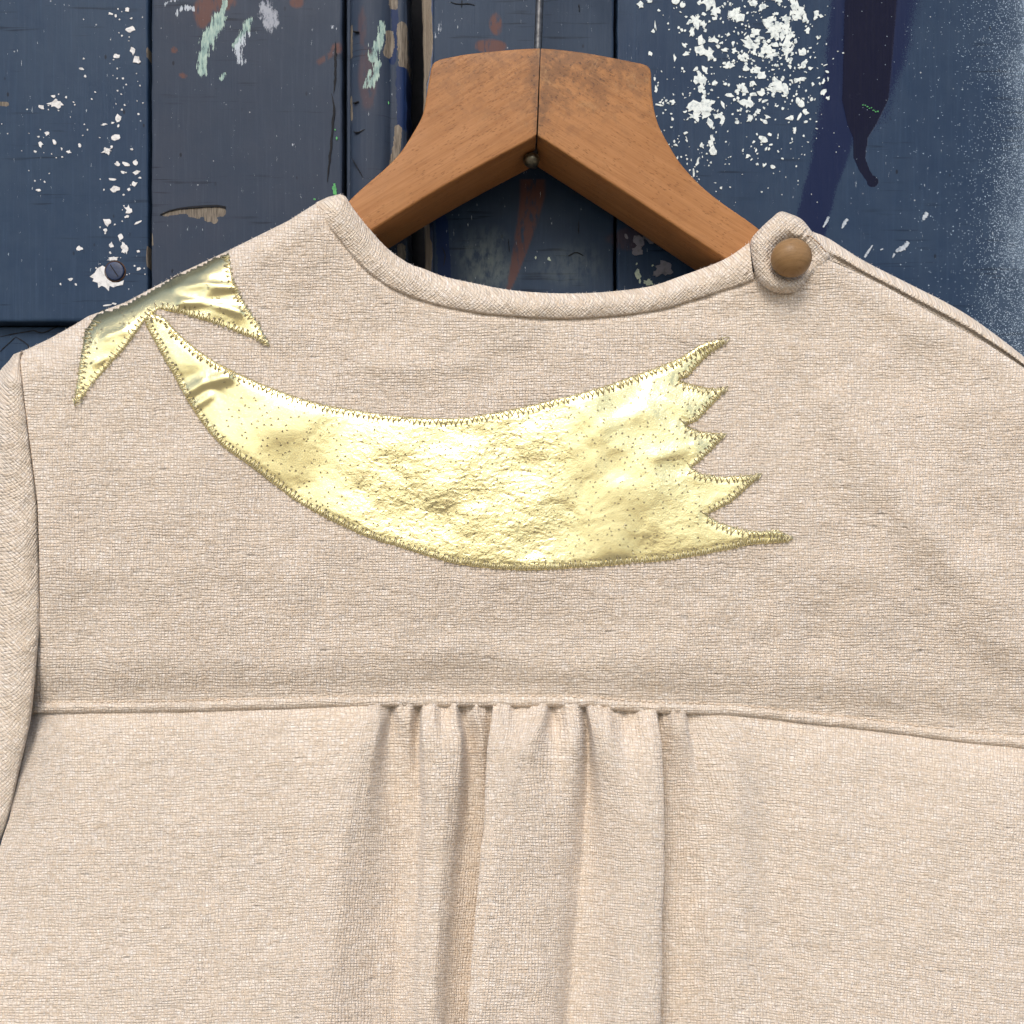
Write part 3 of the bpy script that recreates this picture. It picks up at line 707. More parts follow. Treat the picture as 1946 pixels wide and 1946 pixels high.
# ================================================================ HANGER
YH0, YH1 = 0.006, 0.036
hanger = empty('clothes_hanger', tuple(W(1020, 300, .02)), 'worn brown wooden clothes hanger with mitred centre, inside the cream garment', 'hanger')
bpy.context.view_layer.update()
def arm(outline, ang):
    outline = np.array(outline, float)
    n = len(outline)
    F = W(outline[:, 0], outline[:, 1], YH0); B = F.copy(); B[:, 1] = YH1
    me = bpy.data.meshes.new('arm')
    bm = bmesh.new()
    fv = [bm.verts.new(v) for v in F]; bv = [bm.verts.new(v) for v in B]
    ff = bm.faces.new(fv)
    bm.faces.new(bv[::-1])
    for k in range(n):
        bm.faces.new((fv[(k + 1) % n], fv[k], bv[k], bv[(k + 1) % n]))
    bmesh.ops.recalc_face_normals(bm, faces=bm.faces)
    jxw = [W(1027, 90, YH0)[0], W(1020, 257, YH0)[0]]
    def mitre(e): return all(min(jxw) - .0004 < v.co.x < max(jxw) + .0004 for v in e.verts) and abs(e.verts[0].co.z - e.verts[1].co.z) > .02
    sharp = [e for e in bm.edges if len(e.link_faces) == 2 and e.calc_face_angle() > math.radians(40) and not mitre(e)]
    bmesh.ops.bevel(bm, geom=sharp, offset=.0010, segments=3, profile=.6, affect='EDGES')
    big = max(bm.faces, key=lambda f: f.calc_area())
    bmesh.ops.triangulate(bm, faces=[f for f in bm.faces if len(f.verts) > 4])
    # break long face edges so that grime can vary
    for _ in range(4):
        es = [e for e in bm.edges if e.calc_length() > .010]
        if es: bmesh.ops.subdivide_edges(bm, edges=es, cuts=1, use_grid_fill=True)
    bmesh.ops.triangulate(bm, faces=bm.faces)
    bm.to_mesh(me); bm.free()
    nv = len(me.vertices)
    co = np.empty(nv * 3); me.vertices.foreach_get('co', co); co = co.reshape(-1, 3)
    px = co[:, 0] / S; py = -co[:, 2] / S; pz = co[:, 1] / S
    ca, sa = math.cos(ang), math.sin(ang)
    u = px * ca + py * sa; v = -px * sa + py * ca + pz * .8
    lay = me.uv_layers.new(name='UVMap'); vi = np.empty(len(me.loops), np.int32); me.loops.foreach_get('vertex_index', vi)
    lay.data.foreach_set('uv', np.stack([u, v], -1)[vi].ravel())
    ppx = VX + px * D / (D + co[:, 1]); ppy = VY + py * D / (D + co[:, 1])
    g = sstep(330, 110, ppy + .45 * np.abs(ppx - 1020) * .4) * (0.6 + .4 * (ppx > 1020)) + .75 * sstep(24, 4, np.abs(ppx - 1024)) * (ppy < 265)
    a = me.attributes.new('grime', 'FLOAT', 'POINT'); a.data.foreach_set('value', np.clip(g, 0, 1).astype(float))
    me.polygons.foreach_set('use_smooth', np.ones(len(me.polygons), bool))
    me.set_sharp_from_angle(angle=math.radians(38))
    me.materials.append(M['beech'])
    o = link(bpy.data.objects.new('arm', me)); fix(o, hanger)
    return o
JX = .8
Ltop = catmull([(1027 - JX, 90.5), (978, 93), (895, 101), (845, 110), (832, 114), (823, 120), (819, 130)], 6)
Lside = catmull([(819, 130), (814, 158), (808, 195), (801, 222), (784, 253), (760, 290), (730, 321), (702, 345), (665, 379), (615, 432), (560, 485), (420, 560), (280, 640)], 6)
Lbot = catmull([(285, 690), (420, 612), (560, 526), (708, 436), (805, 376), (894, 325), (1003, 267), (1020 - JX, 257)], 4)
arm(np.vstack([Ltop[:-1], Lside, Lbot]), math.atan2(-.60, 1.0))
Rtop = catmull([(1027 + JX, 90.5), (1074, 94.5), (1133, 103), (1205, 117), (1226, 122), (1235, 129), (1238, 140)], 6)
Rside = catmull([(1238, 140), (1240, 185), (1250, 232), (1269, 270), (1293, 309), (1331, 351), (1374, 386), (1439, 432), (1500, 488), (1580, 556), (1720, 630), (1850, 720)], 6)
Rbot = catmull([(1845, 775), (1700, 690), (1540, 596), (1376, 490), (1239, 399), (1200, 373), (1021 + JX, 257.5)], 4)
arm(np.vstack([Rtop[:-1], Rside, Rbot]), math.atan2(.62, 1.0))
# swivel hook: rod, hook above the frame, ball nut underneath
yk = .021
base = W(1018, 180, yk); z0 = W(1023, 70, yk)
hp = [W(1014, 318, yk), W(1017, 260, yk), W(1022, 100, yk), W(1027, -40, yk), W(1028, -110, yk), W(1045, -165, yk), W(1085, -200, yk), W(1130, -190, yk), W(1155, -150, yk), W(1150, -110, yk)]
V_, F_ = tube_arrays(catmull(hp, 8), .0018, 12, (0, 1, 0.01))
fix(mesh_obj('hook', V_, F_, M['metal'], None), hanger)
th = np.linspace(0, 2 * np.pi, 25)[:-1]
bc = W(1010, 305, .019); br = .0034
prof = [(.02, 1.0), (.5, .92), (.86, .62), (1.0, .1), (.97, -.2), (.75, -.66), (.4, -.92), (.02, -1.0)]
Pn = np.stack([np.stack([bc[0] + br * q * 1.12 * np.cos(th), bc[1] + br * q * 1.12 * np.sin(th), np.full_like(th, bc[2] + br * z * .9)], -1) for q, z in catmull(prof, 3)])
fix(grid_obj('ball_nut', Pn, M['brass'], None, None, None, True), hanger)

# ================================================================ GARMENT
garment = empty('linen_smock', tuple(W(960, 2600, .01)), 'cream linen smock with gold shooting star applique, hanging on a wooden hanger', 'smock')
bpy.context.view_layer.update()
def G(o): return fix(o, garment)
def sub(o, part):
    o.parent = part
    return o

SH_L = [(-60, 800), (-20, 728), (0, 705), (15, 688), (28, 674), (43, 667), (53, 663), (93, 644), (140, 618), (167, 601), (239, 574), (342, 519), (434, 476), (478, 454), (547, 420), (601, 386)]
SH_R = [(1574, 494), (1615, 512), (1685, 546), (1777, 599), (1870, 650), (1946, 699), (2060, 790), (2150, 880)]
SEAM_N = [(603, 391), (613, 410), (630, 437), (657, 470), (683, 502), (713, 528), (745, 548), (789, 567), (842, 583), (900, 594), (942, 599), (1044, 606), (1112, 605), (1200, 598), (1260, 588), (1316, 571), (1380, 551), (1432, 533)]
TOP_N = [(645, 369), (656, 373), (666, 388), (683, 412), (704, 437), (727, 463), (750, 483), (780, 502), (806, 511), (842, 525), (900, 538), (969, 551), (1044, 557), (1112, 557), (1181, 552), (1240, 543), (1293, 525), (1374, 494), (1424, 461)]
ARM_L = [(43, 667), (39, 687), (42, 724), (47, 763), (54, 817), (60, 863), (66, 910), (72, 960), (75, 1050), (76, 1150), (70, 1250), (61, 1353)]
HEM = [(-400, 1356), (61, 1354), (217, 1353), (362, 1351), (507, 1347), (680, 1342), (960, 1342), (1106, 1343), (1176, 1349), (1250, 1354), (1394, 1359), (1538, 1374), (1682, 1390), (1826, 1409), (1946, 1421), (2150, 1448), (2600, 1500)]
TOPX = SH_L[5:] + [(603, 388), (613, 402), (630, 426), (657, 457), (683, 488), (713, 514), (745, 533), (789, 552), (842, 568), (900, 580), (942, 585), (1044, 592), (1112, 591), (1200, 584), (1260, 574), (1316, 557), (1380, 537), (1432, 518), (1470, 500), (1530, 492)] + SH_R
tpx, tpy = np.array(TOPX).T
hx, hy = np.array(HEM).T
hem_s = catmull(HEM, 12)
def TOPF(x): return np.interp(x, tpx, tpy)
def HEMF(x): return np.interp(x, hem_s[:, 0], hem_s[:, 1])
CREASES = [([(1590, 770), (1680, 900), (1800, 1050), (1950, 1250)], 52, .0034), ([(1490, 1080), (1500, 1200), (1470, 1330)], 30, .0013), ([(700, 690), (800, 700), (900, 690)], 22, .0010),
           ([(1580, 560), (1660, 640), (1760, 760)], 40, -.0010), ([(330, 940), (420, 1080), (450, 1240)], 45, .0012), ([(120, 800), (110, 950), (130, 1120)], 40, .0012), ([(560, 1100), (570, 1200), (610, 1320)], 34, .0010),
           ([(820, 1240), (900, 1230), (980, 1250)], 22, .0008), ([(1090, 640), (1280, 632), (1400, 640)], 26, .0009), ([(620, 450), (560, 540), (540, 620)], 36, .0010)]
FEAT_TAIL = None
def yokeY(px, py, fine=True):
    px = np.asarray(px, float); py = np.asarray(py, float)
    y = -0.0035 * sstep(500, 1000, py) + 0.0085 * np.clip((py - 1070) / 280, 0, 1) ** 1.3 + 0.0 * px
    dl = seg_dist(px, py, SH_L)
    below = py > np.interp(px, *np.array(SH_L).T)
    dl = np.where((px < 605) & ~below, 0, dl)
    R = np.interp(px, [-50, 60, 200, 440, 560, 610, 660], [60, 64, 64, 60, 40, 22, 18])
    q = np.clip(1 - dl / R, 0, 1)
    y = y + R * S * .95 * (1 - np.sqrt(np.clip(1 - q * q, 0, 1)))
    dr = seg_dist(px, py, SH_R)
    Rr = 42.0
    q = np.clip(1 - dr / Rr, 0, .995)
    y = y + Rr * S * .36 * (1 - np.sqrt(1 - q * q))
    # seams pull in
    y = y + .0013 * np.exp(-(seg_dist(px, py, ARM_L) / 9) ** 2) + .0008 * np.exp(-(seg_dist(px, py, SEAM_N) / 8) ** 2)
    dh = HEMF(px) - py
    y = y - .0011 * np.exp(-((dh - 8) / 7.5) ** 2) + .0009 * np.exp(-((dh - 20) / 3.0) ** 2) + .0008 * np.exp(-((dh - 36) / 18) ** 2) - .0012 * np.exp(-((dh - 95) / 36) ** 2)
    y = y + fbm(px, py, 330, 5, 2) * .0030 + fbm(px, py * 1.1, 110, 8, 2) * .0014
    for pl, w, a in CREASES:
        y = y - a * np.exp(-(seg_dist(px, py, pl) / w) ** 2)
    if fine:
        flat = np.exp(-(np.maximum(0, seg_dist(px, py, [(330, 660), (480, 800), (700, 900), (1000, 940), (1330, 900)]) - 90) / 40) ** 2)
        y = y + (fbm(px, py * 1.2, 34, 14, 2) * .00022 + fbm(px * .8, py, 15, 16, 2) * .00020 + fbm(px * .35, py, 12, 18, 2) * .00010) * (1 - .75 * flat)
    return y

# ---- yoke
ncol, nrow = 520, 260
a = np.linspace(0, 1, ncol)[None]; t = np.linspace(0, 1, nrow)[:, None]
b = t ** 1.5
arm_y = np.array(ARM_L)[:, 1]; arm_x = np.array(ARM_L)[:, 0]
PY = 700 + 650 * b + 0 * a
for _ in range(4):
    Lx = np.interp(PY, arm_y, arm_x)
    PX = Lx + a * (2140 - Lx)
    PY = TOPF(PX) + (HEMF(PX) - TOPF(PX)) * b
Y = yokeY(PX, PY)
# add rows curling behind the top edge and under the hem
def stack_rows(PX, PY, Y, top_back, hem_back):
    tx, ty, yy = PX[:1], PY[:1], Y[:1]
    bx, by, byy = PX[-1:], PY[-1:], Y[-1:]
    PX = np.vstack([tx, tx, PX, bx, bx]); PY = np.vstack([ty + 5, ty + 1, PY, by + 1.2, by - 3]); Y = np.vstack([yy + top_back, yy + top_back * .35, Y, byy + hem_back * .5, byy + hem_back])
    return PX, PY, Y
PXe, PYe, Ye = stack_rows(PX, PY, Y, .0025, .0022)
yoke = G(grid_obj('yoke', W(PXe, PYe, Ye), M['linen'], None, np.stack([PXe, PYe], -1)))

# ---- seam topstitching just above the hem
def stitches(path, seg, gap, r, name, mat, parent, ysurf, lift=.00018, jit=.4):
    L = plen(path); n = int(L / (seg + gap)); Q = resample(path, n * 4 + 1)
    mb = MB()
    Q = Q[:-1].reshape(n, 4, 2) + RNG.normal(0, jit, (n, 1, 2)); QY = ysurf(Q[..., 0], Q[..., 1])
    for k in range(n):
        x, y = Q[k, :, 0], Q[k, :, 1]
        yy = QY[k] - lift + np.array([.0005, 0, 0, .0005])
        V, F = tube_arrays(W(x, y, yy), r * S, 5, (0, 1, 0))
        mb.add(V, F)
    o = mb.build(name, mat, None); o['kind'] = 'stuff'
    return o
hp_ = hem_s[(hem_s[:, 0] > 66) & (hem_s[:, 0] < 2130)]
ts = stitches(np.stack([hp_[:, 0], hp_[:, 1] - 19.5], -1), 9, 4, 1.6, 'topstitching', M['thread_cream'], None, lambda x, y: yokeY(x, y, False), .0004)
G(ts)

# ---- skirt with gathers
LV = np.array([-6, 22, 60, 120, 200, 300, 440, 606, 1160.])
FE = [
 ([62,58,50,36,16,-12,-52,-95,-220], [-1,.5,1.5,1.5,1,0,0,0,0]),
 ([120]*9, [0,2,3,3.5,4,4,4,4,4]),
 ([300]*9, [0,2.5,3.5,4,4.5,5,5,5.5,6]),
 ([560]*9, [0,3,4,5,5.5,5.5,5.5,5.5,5]),
 ([690,690,680,664,650,640,628,616,596], [1,4,5.8,6.8,7,7,7,7,7]),
 ([722,722,714,702,692,684,674,664,650], [2,4.5,5.6,5.2,4.8,4.4,4,3.8,4]),
 ([744,743,738,738,740,740,738,736,730], [-3,-3,-2,-2.2,-2.6,-2.6,-2.6,-2.6,-2]),
 ([752,754,760,762,762,760,756,750,742], [.5,.5,-1,-3,-4,-4.2,-4.2,-3.6,-2]),
 ([780,778,776,778,778,775,770,765,758], [2,2.5,.5,-2,-3.2,-3,-2.4,-1.8,-.5]),
 ([797,796,794,796,797,794,788,782,775], [-3,-4,-4,-3,-1.6,-.4,.2,.5,1]),
 ([806,803,802,806,808,806,800,795,790], [2,5,6.5,5.4,4,3,2.4,2.1,2]),
 ([828,826,824,828,828,824,816,810,800], [2.5,6,7.5,7.3,6.2,5,4,3.2,3]),
 ([841,841,843,845,845,840,830,824,815], [-1.5,2.5,6.5,7.2,6.4,5.2,4.2,3.4,3]),
 ([866,868,874,874,868,858,846,838,830], [2.5,5,6,5.2,4,2.8,2.2,1.6,1.6]),
 ([877,880,887,892,889,879,865,855,845], [-3,-4,-5,-5,-4.4,-3.4,-2.4,-1.8,-1.5]),
 ([905,908,914,917,912,901,884,872,860], [1.5,2.5,.5,-3.5,-5.6,-5.6,-5,-4.4,-4]),
 ([934,934,933,931,928,922,909,897,884], [-3,-3,-4,-5.5,-6.6,-6.8,-6.6,-6.2,-5.5]),
 ([938,935,928,924,920,912,899,889,878], [2,5,7,8,8.6,9,9,9,9]),
 ([960,955,946,944,942,936,924,912,896], [2.5,5.5,8.2,9.6,10.2,10.4,10.2,10,10]),
 ([986,984,978,972,970,966,960,950,930], [-1,2.5,7,9.2,9.8,9.6,9.2,8.6,8]),
 ([1038,1032,1012,1004,1008,1016,1018,1010,1000], [2,6,9.4,9.4,8.4,7.6,7,7,7]),
 ([1051,1051,1050,1052,1056,1058,1054,1048,1040], [-3,-1,3.5,5.2,5.4,5,4.6,4.6,5]),
 ([1078,1080,1084,1086,1083,1078,1072,1064,1050], [2.5,5,6.2,5.6,4,3,2.5,2.2,2]),
 ([1098,1100,1103,1104,1101,1094,1084,1072,1056], [2.5,4.5,4.5,2.5,.5,0,0,.4,.5]),
 ([1108,1112,1117,1119,1116,1108,1096,1082,1064], [-3,-4,-5,-4.5,-3.2,-2,-1,0,0]),
 ([1114,1121,1128,1138,1146,1150,1146,1134,1116], [2,4,5,4.5,3.6,3.2,3.2,3.4,3.5]),
 ([1150,1155,1160,1170,1182,1186,1182,1172,1160], [2,5.5,7.5,8,8,8,8,8,8]),
 ([1184,1186,1190,1196,1206,1212,1208,1202,1192], [-3,-.5,4.5,8.2,9.2,9.6,9.6,9.6,9.6]),
 ([1226,1230,1236,1240,1240,1240,1238,1236,1232], [2.5,6,8.6,10,10.4,10.4,10.4,10.4,10.4]),
 ([1247,1251,1257,1261,1262,1261,1258,1255,1250], [2,5,7,8,8.5,8.5,8.5,8.5,8.5]),
 ([1251,1252,1253,1253,1252,1251,1249,1247,1240], [-3,-3,-3,-3,-3,-3,-3,-3,-2]),
 ([1280,1280,1280,1278,1276,1276,1276,1276,1270], [2,2.8,1.4,-.6,-1.6,-1.6,-1.6,-1.6,-1]),
 ([1301,1303,1306,1310,1315,1320,1325,1325,1325], [2,3.4,3,1.8,1.2,1.2,1.2,1.2,1]),
 ([1307,1309,1316,1330,1345,1350,1350,1350,1350], [-1,0,1.2,2,2.6,2.8,2.8,2.8,2.6]),
 ([1360,1370,1384,1395,1402,1404,1404,1404,1404], [1,2.6,3.6,4.2,4.4,4.4,4.4,4.2,4]),
 ([1450,1450,1452,1455,1460,1466,1476,1490,1510], [.5,1.6,2.2,2.2,2,2,2,2,2]),
 ([1540]*9, [.3,2.5,3.6,4.2,4.6,5,5,5,5]),
 ([1700]*9, [.3,3,4.4,5.2,6,6.2,6,6,6]),
 ([1860]*9, [.3,4,6,6.8,6.6,6,6,6,6]),
 ([2010]*9, [.3,3,4.4,4.6,4.6,4.6,5,5,5]),
 ([2140,2144,2150,2160,2176,2196,2230,2270,2400], [-1,.5,1,1,1,0,0,0,0]),
]
FX = np.array([f[0] for f in FE], float).T      # levels x features
FH = np.array([f[1] for f in FE], float).T * np.array([1.0, 1.25, 1.4, 1.45, 1.5, 1.5, 1.5, 1.5, 1.4])[:, None]
def hermite(xk, yk, x):
    xk = np.asarray(xk, float); yk = np.asarray(yk, float)
    d = np.gradient(yk, xk, axis=0)
    i = np.clip(np.searchsorted(xk, x) - 1, 0, len(xk) - 2)
    h = (xk[i + 1] - xk[i]); tt = (x - xk[i]) / h
    h = h[:, None]; tt = tt[:, None]
    return (2*tt**3-3*tt**2+1)*yk[i] + (tt**3-2*tt**2+tt)*h*d[i] + (-2*tt**3+3*tt**2)*yk[i+1] + (tt**3-tt**2)*h*d[i+1]
vv = np.concatenate([np.arange(-6, 60, 2.0), np.arange(60, 640, 3.2), np.arange(640, 1161, 20)])
RX = hermite(LV, FX, vv); RH = hermite(LV, FH, vv)
# along the row: cubic through the features
cnt = [max(6, int(np.abs(FX[:, k + 1] - FX[:, k]).max() / 3.0)) for k in range(len(FE) - 1)]
def row_curve(R):
    cols = []
    m = R.shape[1]
    for k in range(m - 1):
        p0 = R[:, max(k - 1, 0)]; p1 = R[:, k]; p2 = R[:, k + 1]; p3 = R[:, min(k + 2, m - 1)]
        m1 = .5 * (p2 - p0); m2 = .5 * (p3 - p1)
        lim = 1.5 * np.abs(p2 - p1)
        m1 = np.clip(m1, -lim, lim); m2 = np.clip(m2, -lim, lim)
        for q in range(cnt[k]):
            s_ = q / cnt[k]
            cols.append((2*s_**3-3*s_**2+1)*p1 + (s_**3-2*s_**2+s_)*m1 + (-2*s_**3+3*s_**2)*p2 + (s_**3-s_**2)*m2)
    cols.append(R[:, -1])
    return np.stack(cols, 1)
SX = row_curve(RX); SHh = row_curve(RH)
SHh = np.where(SHh < 0, SHh * .75, SHh)
pk = sstep(690, 730, SX) * sstep(1330, 1290, SX)
SHh = SHh + pk * np.exp(-(np.maximum(vv, 0) / 26) ** 1.5)[:, None] * (.75 * np.sin(SX * 2 * np.pi / 19 + 4 * fbm(SX, SX * 0, 60, 29, 2)) + .5 * fbm(SX, np.broadcast_to(vv[:, None], SX.shape), 14, 28, 2))
SYp = HEMF(SX) + vv[:, None]
# wobble the folds a little so that no edge is ruler-straight
SX = SX + fbm(SX * .3, SYp, 60, 30, 3) * 2.2 * sstep(5, 60, vv)[:, None]
uarc = np.concatenate([[0], np.cumsum(np.hypot(np.diff(SX, axis=1), np.diff(SHh, axis=1) * .001 / S).mean(0))])
UU = np.broadcast_to(uarc, SX.shape); VV = np.broadcast_to(vv[:, None] + 1350, SX.shape)
yhem = yokeY(SX, HEMF(SX) - 10, False)
wh = np.exp(-np.maximum(vv, 0) / 260.0)[:, None]
fold_y = .0030 + yhem * wh + .0040 * (1 - wh) - .022 * np.clip(vv / 610, 0, 2.5)[:, None] - SHh * .001 + fbm(UU, VV, 210, 33, 2) * .0012 * sstep(0, 120, vv)[:, None] + (fbm(UU, VV * 1.0, 60, 36, 2) * .0006 + fbm(UU * .35, VV, 13, 39, 2) * .00010 + fbm(UU * .8, VV, 15, 41, 2) * .00024) * sstep(-5, 40, vv)[:, None]
skirt = G(grid_obj('skirt', W(SX, SYp, fold_y), M['linen'], None, np.stack([UU + 400, VV], -1)))

# ---- generic strip between two outlines
def loft(name, A, B, n, m, yfun, mat, uvrot=.78, closed=False, extra_back=None, smooth_in=True):
    A = resample(A, n, closed); B = resample(B, n, closed)
    t = np.linspace(0, 1, m)
    PX = A[:, None, 0] * (1 - t) + B[:, None, 0] * t; PY = A[:, None, 1] * (1 - t) + B[:, None, 1] * t
    s_ = np.linspace(0, 1, n)[:, None]
    Y = yfun(PX, PY, s_, t[None])
    c, q = math.cos(uvrot), math.sin(uvrot)
    UV = np.stack([PX * c - PY * q, PX * q + PY * c + Y / S * .8], -1)
    if extra_back is not None:   # roll the first edge to the back
        PX = np.concatenate([PX[:, :1], PX[:, :1], PX], 1); PY = np.concatenate([PY[:, :1] + 7, PY[:, :1] + 1.5, PY], 1)
        Y = np.concatenate([Y[:, :1] + extra_back, Y[:, :1] + extra_back * .4, Y], 1); UV = np.concatenate([UV[:, :1], UV[:, :1], UV], 1)
    if closed:
        P = W(PX, PY, Y).transpose(1, 0, 2); UV = UV.transpose(1, 0, 2)
        return grid_obj(name, P, mat, None, UV, None, True)
    return grid_obj(name, W(PX, PY, Y), mat, None, UV)

# ---- neck binding
def bind_y(PX, PY, s_, t):
    dome = -.0021 * np.sin(np.pi * np.clip(.12 + .88 * t, 0, 1)) ** .7 + .0046 * (1 - t) ** 3
    yk_ = yokeY(PX, PY, False)
    base = yk_[:, -1:] - .0009 + 0 * t + .004 * sstep(.05, 0, s_)
    jn = .0007 * np.exp(-(seg_dist(PX, PY, [(928, 548), (952, 572), (988, 612)]) / 2.2) ** 2)
    return base + dome + jn + fbm(PX, PY, 26, 44, 3) * .0004 + (t > .97) * .0010
A_ = catmull([(601, 385), (613, 378), (630, 372)] + TOP_N, 6); B_ = catmull([(601, 387), (602, 389)] + SEAM_N, 6)
A_ = catmull(TOP_N, 6); B_ = catmull(SEAM_N, 6)
# left end runs up over the shoulder
binding = G(loft('neck_binding', np.vstack([[(624, 374)], A_]), np.vstack([[(600, 385)], B_]), 330, 26, bind_y, M['linen_bias'], .80, False, .008))
seam_line = stitches(catmull(SEAM_N, 6), 7, 1.0, .9, 'seam_thread', M['thread_tan'], None, lambda x, y: yokeY(x, y, False), -.0002, .15)
sub(seam_line, binding); seam_line.matrix_parent_inverse.identity()

# ---- armhole binding at the left
OUT_L = [(26, 673), (15, 688), (0, 705), (-22, 750), (-38, 840), (-44, 1000), (-44, 1300), (-58, 1500), (-90, 1700)]
ARM_X = ARM_L[:-1] + [(60, 1355), (51, 1402), (36, 1467), (14, 1562), (-4, 1610), (-50, 1720)]
def armb_y(PX, PY, s_, t):
    # t = 0 outer silhouette, t = 1 at the seam
    return -.001 + .020 * (1 - t) ** 2.4 - .0034 * np.sin(np.pi * np.clip(.08 + .92 * t, 0, 1)) ** .8 + .0012 * (t > .97) + fbm(PX, PY, 40, 47, 3) * .0009 + fbm(PX, PY, 14, 48, 2) * .0002 + .010 * sstep(.06, 0, s_)
armband = G(loft('armhole_binding', catmull(OUT_L, 6), catmull(ARM_X, 6), 260, 30, armb_y, M['linen_bias'], .80, False, .01))
sub(stitches(catmull(ARM_L, 5), 7, 1.0, .9, 'seam_thread', M['thread_tan'], None, lambda x, y: yokeY(x, y, False), -.0003, .15), armband)

# ---- shoulder placket on the right, lying behind the yoke edge
PL_T = [(1524, 437), (1545, 441), (1576, 454), (1639, 494), (1731, 541), (1800, 576), (1860, 613), (1946, 678), (2060, 772), (2150, 860)]
PL_B = [(1535, 512), (1560, 512), (1590, 512), (1640, 536), (1700, 567), (1790, 618), (1880, 668), (1950, 712), (2060, 800), (2150, 890)]
def plk_y(PX, PY, s_, t):
    edge = yokeY(PX, PY, False)
    return np.maximum(.0050, edge + .0010) + .010 * (1 - t) ** 3 + .0085 * t ** 2.2 + fbm(PX, PY, 45, 52, 3) * .0005 + .0012 * np.exp(-((t - .62) / .10) ** 2) - .0045 * sstep(.09, .02, s_)
placket = G(loft('shoulder_placket', catmull(PL_T, 8), catmull(PL_B, 8), 260, 24, plk_y, M['linen_bias'], .52, False, .012))

# ---- back of the garment, behind the hanger
bxs = np.linspace(20, 2120, 120)
bt = np.where(bxs < 601, np.interp(bxs, *np.array(SH_L).T) + 12, np.where(bxs > 1530, np.interp(bxs, *np.array(PL_T).T) + 14, np.interp(bxs, [601, 700, 850, 1060, 1300, 1450, 1530], [400, 560, 690, 740, 690, 560, 454])))
tt = np.linspace(0, 1, 60)[:, None]
BX = np.broadcast_to(bxs, (60, 120)); BYp = bt + (2500 - bt) * tt
BYd = .0385 + .002 * fbm(BX, BYp, 260, 55, 2) - .016 * np.exp(-((BYp - bt) / 26) ** 2) * ((bxs < 601) | (bxs > 1530))
G(grid_obj('back_panel', W(BX, BYp, BYd), M['linen'], None, np.stack([BX, BYp], -1)))

# ---- button loop and button
BCX, BCY = 1504, 490
OUTL = [(1484, 402), (1468, 413), (1446, 433), (1429, 452), (1425, 470), (1426, 490), (1431, 515), (1445, 541), (1467, 556), (1494, 560), (1516, 554), (1536, 533), (1556, 512), (1577, 489), (1566, 470), (1550, 449), (1537, 432), (1524, 417), (1506, 408)]
oc = resample(catmull(OUTL, 6, True), 160, True)
ang = np.arctan2(oc[:, 1] - BCY, oc[:, 0] - BCX)
ic = np.stack([BCX + 33 * np.cos(ang), BCY + 33 * np.sin(ang)], -1)
tcol = np.linspace(0, 1, 22)
LPX = oc[None, :, 0] * (1 - tcol[:, None]) + ic[None, :, 0] * tcol[:, None]; LPY = oc[None, :, 1] * (1 - tcol[:, None]) + ic[None, :, 1] * tcol[:, None]
hgt = np.interp(np.degrees(ang), [-180, -140, -90, -58, -50, -20, 20, 45, 80, 120, 180], [.0072, .007, .0064, .0055, .0040, .0034, .0034, .0042, .0066, .0075, .0072])
dome = np.sin(np.pi * np.clip(.04 + .90 * tcol, 0, 1))[:, None] ** .62 * hgt[None]
LY = .0015 - dome + .006 * np.exp(-(tcol[:, None] / .05) ** 2) + fbm(LPX, LPY, 22, 57, 3) * .0006 + .0016 * np.exp(-(seg_dist(LPX, LPY, [(1536, 436), (1522, 452)]) / 2.6) ** 2)
LPXr = np.concatenate([LPX[:1], LPX]); LPYr = np.concatenate([LPY[:1], LPY]); LYr = np.concatenate([LY[:1] + .004, LY])
luv = np.stack([LPXr * .7 - LPYr * .7, LPXr * .7 + LPYr * .7], -1)
loop = G(grid_obj('button_loop', W(LPXr, LPYr, LYr), M['linen_bias'], None, luv, None, True))
st = stitches(np.array([(1531, 447), (1540, 450), (1552, 459), (1563, 471), (1571, 481)], float), 6, 2.5, 1.2, 'loop_stitching', M['thread_tan'], None, lambda x, y: 0 * x - .0027, .0006, .4)
sub(st, loop)
prof = catmull([(.02, -1.0), (.35, -.94), (.7, -.72), (.92, -.38), (1.0, 0), (.94, .35), (.75, .66), (.4, .9), (.02, 1.0)], 4)
th = np.linspace(0, 2 * np.pi, 49)[:-1]
bcw = W(BCX, BCY, -.0095)
rx = 37.5 * S * .975; 
BP = np.stack([np.stack([bcw[0] + rx * 1.03 * q * np.cos(th), np.full_like(th, bcw[1] + rx * .82 * z), bcw[2] + rx * .965 * q * np.sin(th)], -1) for q, z in prof])
buv = np.stack([BP[..., 0] / S * 3 + 400, BP[..., 2] / S * 1.6 + 90 + BP[..., 1] / S * .6], -1)
button = G(grid_obj('button', BP, M['button'], None, buv, None, True, True))

# ---- gold appliques
def in_poly(px, py, poly):
    px = np.asarray(px); py = np.asarray(py); c = np.zeros(px.shape, bool)
    n = len(poly)
    for i in range(n):
        x1, y1 = poly[i]; x2, y2 = poly[(i + 1) % n]
        if y1 == y2: continue
        hit = ((y1 > py) != (y2 > py)) & (px < (x2 - x1) * (py - y1) / (y2 - y1) + x1)
        c ^= hit
    return c

